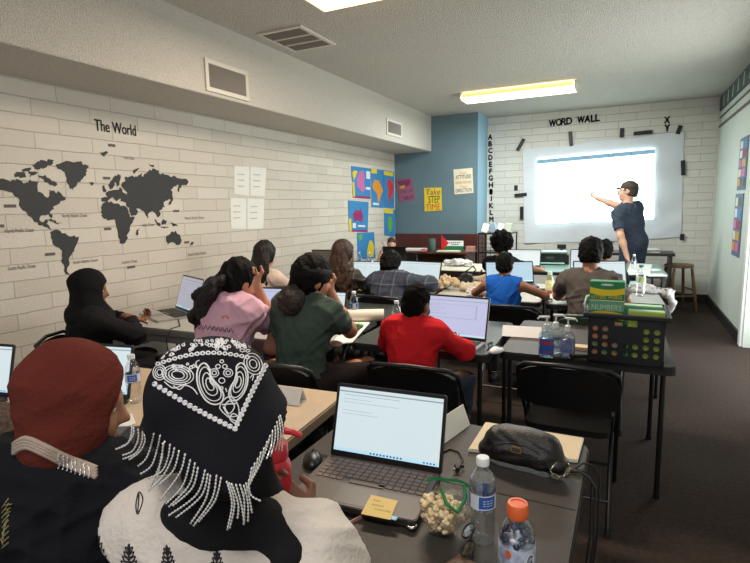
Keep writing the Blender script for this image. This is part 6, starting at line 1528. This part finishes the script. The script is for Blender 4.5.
# --- woman in the rust hijab
M_rust = cloth('rust', (98, 42, 33), .1, .35, 90)
M_rob = cloth('black_robe', (22, 23, 27), .1, .25, 140)
tr_, ir = placed('woman in a rust-red hijab and black robe at the left edge', dep(76, 396, 1.19), 16, .42, lean=8, nk=.19, fix=.97, head=(10, -58, 0), hands=[V((-1.72, 1.30, .76)), V((-1.46, 1.28, .76))], skinm=SK_MD, top=M_rob, bottom=M_rob, loose=1.8, h=.007, long_dress=True, seed=41, fold=.007,
       hair=hijab(M_rust, .026, face=(.06, .085, .088), cowl=.096, tail=[[(.05, .03, .24), (.10, .05, .2), (.125, .07, .06)]], slim=True))
Hd, U, RU, X = ir['Hd'], ir['U'], ir['RU'], ir['X']
def cast_on(objs):
    dg = bpy.context.evaluated_depsgraph_get(); bpy.context.view_layer.update(); T = []
    for o in objs:
        M = o.matrix_world; T.append(BVHTree.FromPolygons([M @ v.co for v in o.data.vertices], [tuple(p.vertices) for p in o.data.polygons]))
    def f(u, v, off=.001):
        d = ray(u, v).normalized(); best = None
        for t in T:
            p, n, i, di = t.ray_cast(EYEP, d)
            if p is not None and (best is None or di < best[1]): best = (p, di, n)
        if best is None: return None, None
        n = best[2] if best[2].dot(d) < 0 else -best[2]
        return best[0]+n*off, n
    return f
kid = lambda t, n: next(o for o in t.children if o.name.split('.')[0] == n)
def to_local(t, p): return t.matrix_world.inverted() @ p
def drawn(name, t, parent, cast, lines, m, r, n=5, off=.0006):
    """marks that follow the surface: each line is a list of photo points"""
    b = MB()
    for ln in lines:
        run = []
        for u, v in ln+[None] if False else ln:
            p, nn = cast(u, v, off)
            if p is None:
                if len(run) > 1: b.tube([to_local(t, q) for q in run], r, n)
                run = []
            else:
                if run and (p-run[-1]).length > .06:
                    if len(run) > 1: b.tube([to_local(t, q) for q in run], r, n)
                    run = []
                if not run or (p-run[-1]).length > .0005: run.append(p)
        if len(run) > 1: b.tube([to_local(t, q) for q in run], r, n)
    if not b.bm.verts: b.bm.free(); return None
    return b.build(name, m, parent, True)
def smooth_line(pts, k=4, closed=False):
    o = []; n = len(pts)
    for i in range(n if closed else n-1):
        P = [pts[(i-1) % n] if closed else pts[max(i-1, 0)], pts[i], pts[(i+1) % n], pts[(i+2) % n] if closed else pts[min(i+2, n-1)]]
        for j in range(k):
            w = j/k; o.append(tuple(.5*(2*P[1][a]+(P[2][a]-P[0][a])*w+(2*P[0][a]-5*P[1][a]+4*P[2][a]-P[3][a])*w*w+(3*P[1][a]-P[0][a]-3*P[2][a]+P[3][a])*w**3) for a in (0, 1)))
    o.append(pts[0] if closed else pts[-1]); return o
# gold print on the robe and beads at the collar
pink_prints()
cr = cast_on([kid(tr_, 'robe')])
M_gold = mat('gold_print', (140, 130, 84), .6)
gl = []
for k in range(9):
    a = -1.9+k*.22; gl.append([(4+2*math.cos(a)*q*.3+(-2+.5*k)*.3+q*.9*math.cos(a), 545-5*k+q*1.4*math.sin(a)) for q in range(0, 6)])
    gl.append([(2+q*1.4, 548-5*k-q*(1.2+.1*k)) for q in range(6)])
drawn('gold_print', tr_, kid(tr_, 'robe'), cr, gl, M_gold, .0013)
cr2 = cast_on([kid(tr_, 'robe'), kid(tr_, 'hijab')])
drawn('under_scarf', tr_, None, cr2, [smooth_line([(14, 446+d), (26, 440+d), (44, 447+d), (64, 457+d), (84, 465+d), (97, 470+d)], 6) for d in (-2, 1, 4, 7)], cloth('beige_scarf', (176, 158, 142), .08, .3, 120), .0055, 8, .0005).parent = tr_
crs = cast_on([kid(tr_, 'under_scarf'), kid(tr_, 'robe'), kid(tr_, 'hijab')])
M_bead = mat('silver_bead', (226, 224, 220), .25, metal=.5)
bl = [smooth_line([(59+4.2*k, 454+1.6*k), (58+4.4*k+(k % 2), 459+1.6*k), (60+4.2*k, 464+1.7*k), (58.5+4.3*k, 469+1.3*k)], 5) for k in range(8)]
drawn('bead_trim', tr_, kid(tr_, 'under_scarf'), crs, bl, M_bead, [.0011, .0022]*40 if False else .0018, 5, .002)
# --- woman in the paisley bandana
M_blouse = cloth('blouse_white', (210, 200, 190), .05, .35, 110)
Wb = dep(212, 402, .97); BF = 25
rhand = dep(304, 486, 1.25)
def bandana(t, Hd, RH, U, RU, h, s, X, seed):
    hijab(M_hblk, .010, face=(.056, .08, .085), cowl=.07, slim=True)(t, Hd, RH, U, RU, h, s, X, seed)
    rz = t.rotation_euler.z; Ri = Matrix.Rotation(-rz, 3, 'Z'); L0 = V(t.location)
    tl = lambda w: (Ri @ (V(w)-L0)-V((0, 0, X[1][2])))/s
    S = SDF(); S.ell(Hd(0, -.012, .232), (.102, .122, .094), RH, .03)
    S.cap(Hd(0, -.015, .2), Hd(-.0, -.03, .06), .106, .132, .05)
    S.ell(Hd(-.10, .02, .105), (.08, .095, .095), RH, .05); S.ell(Hd(.07, -.02, .10), (.07, .09, .10), RH, .05); S.ell(Hd(.01, -.09, .09), (.08, .06, .11), RH, .05)
    A, Bc, Cc = tl(dep(130, 416, .95)), tl(dep(244, 484, .86)), tl(dep(282, 412, .95))
    fw = Hd(0, 1, .25)-Hd(0, 0, 0)
    n1 = (Bc-A).cross(fw).normalized(); n1 = n1 if n1.z < 0 else -n1
    n2 = (Cc-Bc).cross(fw).normalized(); n2 = n2 if n2.z < 0 else -n2
    S.plane(Bc, n1); S.plane(Bc, n2); S.plane(Hd(0, .075, 0), Hd(0, 1, -.25)-Hd(0, 0, 0))
    o = sdf_obj('bandana', S, .0055/s, cloth('bandana_black', (22, 21, 27), .08, .2, 200, .85), t, mk_noise(.0028, 20, 7, (1, 1, .5)), X)
tb, ib = placed('woman in a black paisley bandana with bead fringe and a white blouse, nearest to us', Wb, BF, .45, lean=7, side=11, nk=.255, fix=.99, hdir=(None, dep(270, 456, 1.27)-dep(302, 487, 1.25)), head=(10, 15, -13), hands=[V((-1.02, 1.10, .76)), rhand], elbow=[(-.6, -.2, -1), None], elw=[None, dep(350, 660, 1.10)], curl=(.4, .95), palm=(None, -ray(300, 470)+V((.1, 0, .2))), skinm=SK_DK, top=M_blouse, bottom=C_BLACK, sleeves=(.5, .5), neckr=.85, loose=1.45, h=.006, seed=44, fold=.0045, hair=bandana)
bpy.context.view_layer.update()
ban = kid(tb, 'bandana'); blo = kid(tb, 'shirt'); hij = kid(tb, 'hijab')
X = ib['X']; J = ib['J'][1]
S = SDF(); S.cap(J[0].lerp(J[1], .5), J[1], .058, .052, .03); S.cap(J[1], J[1].lerp(J[2], .9), .049, .036, .03, True); sdf_obj('undersleeve', S, .006, C_BLACK, tb, mk_noise(.003, 40, 9), X)
M_wprint = mat('white_print', (226, 224, 226), .8)
Z = lambda a, b_: (110+a/3.937, 340+b_/3.937)
cb = cast_on([ban])
ring = lambda x, y, rx, ry, n=12, rot=0: [Z(x+rx*math.cos(2*PI*k/n)*math.cos(rot)-ry*math.sin(2*PI*k/n)*math.sin(rot), y+rx*math.cos(2*PI*k/n)*math.sin(rot)+ry*math.sin(2*PI*k/n)*math.cos(rot)) for k in range(n+1)]
thick, thin = [], []
LZ = lambda pts, c=True: [Z(*p) for p in smooth_line(pts, 4, c)]
pais = [(372, 92), (350, 108), (342, 145), (350, 190), (375, 235), (408, 254), (438, 246), (447, 220), (435, 190), (412, 165), (396, 140), (392, 115)]
pair = [(516, 92), (534, 108), (542, 140), (538, 180), (522, 215), (498, 238), (476, 236), (468, 214), (475, 185), (490, 160), (497, 130), (498, 105)]
def shrink(p, f): cx = sum(a for a, _ in p)/len(p); cy = sum(b_ for _, b_ in p)/len(p); return [(cx+(a-cx)*f, cy+(b_-cy)*f) for a, b_ in p]
for p in (pais, pair):
    thick.append(LZ(p)); thin += [LZ(shrink(p, .82)), LZ(shrink(p, .55)), LZ(shrink(p, .3))]
thin += [LZ([(470, 222), (505, 262), (498, 320), (432, 268)]), LZ([(470, 240), (490, 262), (470, 290), (452, 264)]), LZ([(485, 290), (505, 305), (492, 328), (472, 310)]), LZ([(445, 262), (470, 300), (500, 300)], False), LZ([(440, 255), (500, 250)], False)]
for (x, y, r) in ((410, 130, 18), (465, 130, 18), (410, 130, 9), (465, 130, 9), (440, 160, 12), (425, 105, 9), (452, 105, 9), (438, 190, 7), (440, 85, 7)): thin.append(ring(x, y, r, r*.9))
for i in range(17): t_ = i/16; thick.append(ring(177+(492-177)*t_, 174+(350-174)*t_+8*math.sin(PI*t_), 8.5, 7.5, 8)); thin.append(ring(177+(492-177)*t_, 174+(350-174)*t_+8*math.sin(PI*t_), 3, 3, 6))
for i in range(1, 15): t_ = i/14; thick.append(ring(492+(612-492)*t_, 350+(102-350)*t_-6*math.sin(PI*t_), 7.5, 8.5, 8)); thin.append(ring(492+(612-492)*t_, 350+(102-350)*t_-6*math.sin(PI*t_), 3, 3, 6))
for f in (1, .8, .6, .4): thin.append(ring(268, 138, 62*f, 38*f, 20, .15))
for f in (1, .7, .4): thin.append(ring(563, 95, 34*f, 44*f, 18, -.5)); thin.append(ring(196, 128, 26*f, 30*f, 16))
thin += [LZ([(215, 165), (250, 190), (290, 178), (325, 190), (345, 215)], False), LZ([(330, 95), (345, 112), (338, 90), (352, 80)], False), LZ([(250, 180), (275, 195), (300, 170)], False), LZ([(550, 150), (565, 135), (560, 160)], False), LZ([(455, 190), (460, 205)], False)]
rr = random.Random(6)
for i in range(17): t_ = i/16; x, y = 190+350*t_, 98-34*math.sin(PI*t_*.9+.1)-22*t_; thick.append(ring(x, y, 8, 6, 8))
for i in range(95):
    t_ = rr.random(); x = 185+380*t_; y0 = 88-34*math.sin(PI*t_*.9+.1)-22*t_; y = y0-rr.uniform(8, 46); r = rr.uniform(4, 9)
    thin.append(ring(x, y, r, r*rr.uniform(.5, .9), 8, rr.uniform(0, 3)))
for i in range(24):
    x = rr.uniform(225, 560); y = rr.uniform(100, 128)-20*(x-225)/335; thin.append(ring(x, y, rr.uniform(4, 8), rr.uniform(3, 6), 8)) if not (345 < x < 545) else None
drawn('paisley_print', tb, ban, cb, thick, M_wprint, .0017, 4, .0003); drawn('paisley_print', tb, ban, cb, thin, M_wprint, .0011, 4, .0003)
# bead fringe along the two free edges
call = cast_on([ban, hij, blo, kid(tb, 'undersleeve')])
F1 = lambda a, b_: (140+a/3.26, 430+b_/3.26); F2 = lambda a, b_: (100+a/5.63, 400+b_/5.63)
strands = []
for p in [[(180, 140), (175, 200), (150, 250), (85, 278)], [(188, 150), (190, 190), (160, 240), (120, 262)], [(215, 160), (215, 220), (185, 285), (125, 312)], [(240, 175), (235, 240), (200, 300), (130, 332)], [(250, 190), (255, 230), (225, 290), (165, 335)],
          [(305, 185), (290, 250), (260, 330), (215, 372)], [(340, 195), (325, 270), (290, 370), (225, 418)], [(365, 230), (350, 300), (325, 440)], [(395, 245), (385, 320), (350, 400), (275, 440)], [(420, 265), (405, 330), (360, 420), (275, 510)]]: strands.append([F2(*q) for q in p])
for p in [[(75, 40), (70, 100), (30, 195)], [(128, 65), (110, 130), (60, 180)], [(148, 75), (130, 140), (66, 228)], [(165, 95), (140, 180), (85, 240)], [(180, 105), (160, 180), (95, 250)], [(190, 120), (170, 190), (105, 248)], [(213, 128), (185, 210), (92, 280)], [(222, 140), (200, 215), (118, 285)], [(230, 145), (215, 225), (165, 305)], [(250, 145), (235, 225), (175, 312)], [(265, 152), (245, 230), (190, 300)],
          [(282, 165), (300, 240), (285, 325)], [(290, 170), (308, 240), (292, 322)], [(298, 172), (320, 240), (318, 290)], [(312, 175), (330, 240), (340, 300)], [(325, 175), (340, 230), (338, 310)], [(338, 178), (352, 240), (352, 300)], [(345, 170), (358, 230), (365, 270)], [(355, 160), (360, 210), (395, 232)],
          [(365, 120), (355, 170), (340, 210)], [(375, 105), (362, 160), (345, 200)], [(385, 90), (370, 150), (350, 190)], [(395, 70), (380, 130), (352, 180)], [(405, 55), (392, 110), (365, 160)], [(415, 35), (400, 90), (372, 150)], [(425, 15), (412, 60), (392, 110)], [(432, 0), (428, 50), (412, 95)], [(440, -15), (440, 30), (425, 85)], [(446, -30), (450, 20), (440, 70)], [(452, -45), (458, 10), (452, 70)], [(456, -50), (466, 0), (462, 70)]]: strands.append([F1(*q) for q in p])
for sg in strands:
    ln = smooth_line(sg, 10); pts = []; d0 = None
    for i, (u, v) in enumerate(ln):
        p, n_ = call(u, v, .004)
        d = (p-EYEP).dot(CF) if p is not None else None
        if d0 is None: d0 = d if d else .93
        if d is None or d > d0+.05: d = d0
        d = d0*.7+d*.3 if d < d0+.05 else d0; d0 = min(d, d0+.004)
        pts.append(to_local(tb, dep(u, v, min(d0, d)-.003)))
    # resample into beads
    Ls = [0]
    for a, c in zip(pts, pts[1:]): Ls.append(Ls[-1]+(c-a).length)
    nb_ = max(6, int(Ls[-1]/.0026)); path = []; k = 0
    for i in range(nb_+1):
        x = Ls[-1]*i/nb_
        while k < len(Ls)-2 and Ls[k+1] < x: k += 1
        w_ = (x-Ls[k])/max(Ls[k+1]-Ls[k], 1e-6); path.append(pts[k].lerp(pts[k+1], w_))
    b = MB(); b.tube(path, [.0022 if i % 2 else .0006 for i in range(len(path))], 5); b.build('fringe_strand', M_bead, ban, True)
# black leaf prints on the blouse
cbl = cast_on([blo])
M_lp = mat('black_print', (26, 24, 28), .8)
def leaf(cx, cy, w, hgt, tilt=0):
    o = []
    def P(x, y): return (cx+w*(x*math.cos(tilt)-y*math.sin(tilt)*hgt/w), cy-hgt*(y*math.cos(tilt)+x*math.sin(tilt)*w/hgt))
    o.append([P(0, -1+2*k/10) for k in range(11)])
    for j in range(5):
        y = -.8+.33*j; L = .95*(1-j/6.5)
        for e in (-1, 1):
            tip = (e*L, y+.42)
            o.append([P(*q) for q in smooth_line([(0, y), (e*L*.65, y+.08), tip], 4)]); o.append([P(*q) for q in smooth_line([(0, y+.1), (e*L*.35, y+.3), tip], 4)])
    o.append([P(*q) for q in smooth_line([(0, .55), (.14, .8), (0, 1.15), (-.14, .8)], 4, True)])
    return o
lines = []
for a in [(97, 549, 9, 20, .12), (129, 560, 10, 14, 0), (168, 560, 8, 13, .1), (77, 552, 5, 20, 0), (168, 590, 10, 20, 0), (217, 566, 9, 14, 0)]: drawn('leaf_print', tb, blo, cbl, leaf(*a), M_lp, .0013, 4, .0002)
lines.append(smooth_line([(139, 492), (143, 500), (138, 514), (136, 505)], 5, True)); lines.append([(139, 494), (138, 512)])
lines.append(smooth_line([(115, 486), (119, 481), (127, 480), (132, 482), (124, 484)], 4)); lines.append(smooth_line([(84, 503), (90, 498), (92, 496)], 3))
for ln_ in (lines[:2], lines[2:3], lines[3:]): drawn('leaf_print', tb, blo, cbl, ln_, M_lp, .0013, 4, .0002)
# tail of the inner scarf over the right shoulder
S = SDF(); uu = ib['U']; S.chain([uu(.05, -.05, .26), uu(.10, -.075, .21), uu(.118, -.10, .10), uu(.112, -.12, -.08), uu(.11, -.12, -.2)], [.04, .038, .038, .038, .038], .02); S.ell(uu(-.02, -.06, .25), (.115, .06, .052), ib['RU'], .02)
sdf_obj('scarf_tail', S, .006, M_hblk, tb, mk_folds(.005, 40, 15), X)
# rolled white cuff with black script
S = SDF(); Jd = (J[1]-J[0]).normalized()
S.cap(J[1]+(J[0]-J[1]).normalized()*.055, J[1].lerp(J[2], .18), .070, .062, .03, True); cuff = sdf_obj('rolled_cuff', S, .006, M_blouse, tb, mk_noise(.006, 45, 12), X)
bpy.context.view_layer.update(); cc = cast_on([cuff]); scr = []
for k in range(14):
    u, v = 300+4.2*k, 552+1.5*k+3*math.sin(k); scr.append(smooth_line([(u, v-4), (u+2, v+2), (u+3.5, v-3), (u+4.2, v+4)], 3))
    scr.append(smooth_line([(u+8, v-12), (u+9, v-7), (u+11, v-11), (u+12, v-6)], 3))
drawn('script_print', tb, cuff, cc, scr, M_lp, .0012, 4, .0003)
# ================================================================== light
def area(name, loc, rot, sx, sy, e, col):
    l = bpy.data.lights.new(name, 'AREA'); l.shape = 'RECTANGLE'; l.size = sx; l.size_y = sy; l.energy = e; l.color = col
    o = bpy.data.objects.new(name, l); COL.objects.link(o); o.location = loc; o.rotation_euler = rot; return o
area('fixture_lamp', (-1.37, 7.25, zC-.115), (0, 0, 0), 1.2, .3, 88, (.93, 1, .97))
area('warm_fixture_lamp', (-1.43, 3.3, zC-.115), (0, 0, 0), 1.1, .3, 66, (1, .85, .68))
area('doorway_daylight', (xR+.35, (YD0+YD1)/2, 1.35), (0, math.radians(90), 0), 2.3, 2.2, 85, (.93, 1, .98))
area('near_fill_light', (-.3, .1, zC-.12), (0, 0, 0), 1.1, .3, 26, (1, .96, .91))  # added fill light without a fixture, out of view, brightens the nearest white blouse
w = bpy.data.worlds.new('world'); bpy.context.scene.world = w; w.use_nodes = True
w.node_tree.nodes['Background'].inputs[0].default_value = (.93, .94, .97, 1); w.node_tree.nodes['Background'].inputs[1].default_value = .72
sc = bpy.context.scene
sc.cycles.transparent_max_bounces = 32
sc.view_settings.view_transform = 'Standard'; sc.view_settings.look = 'None'; sc.view_settings.exposure = 0
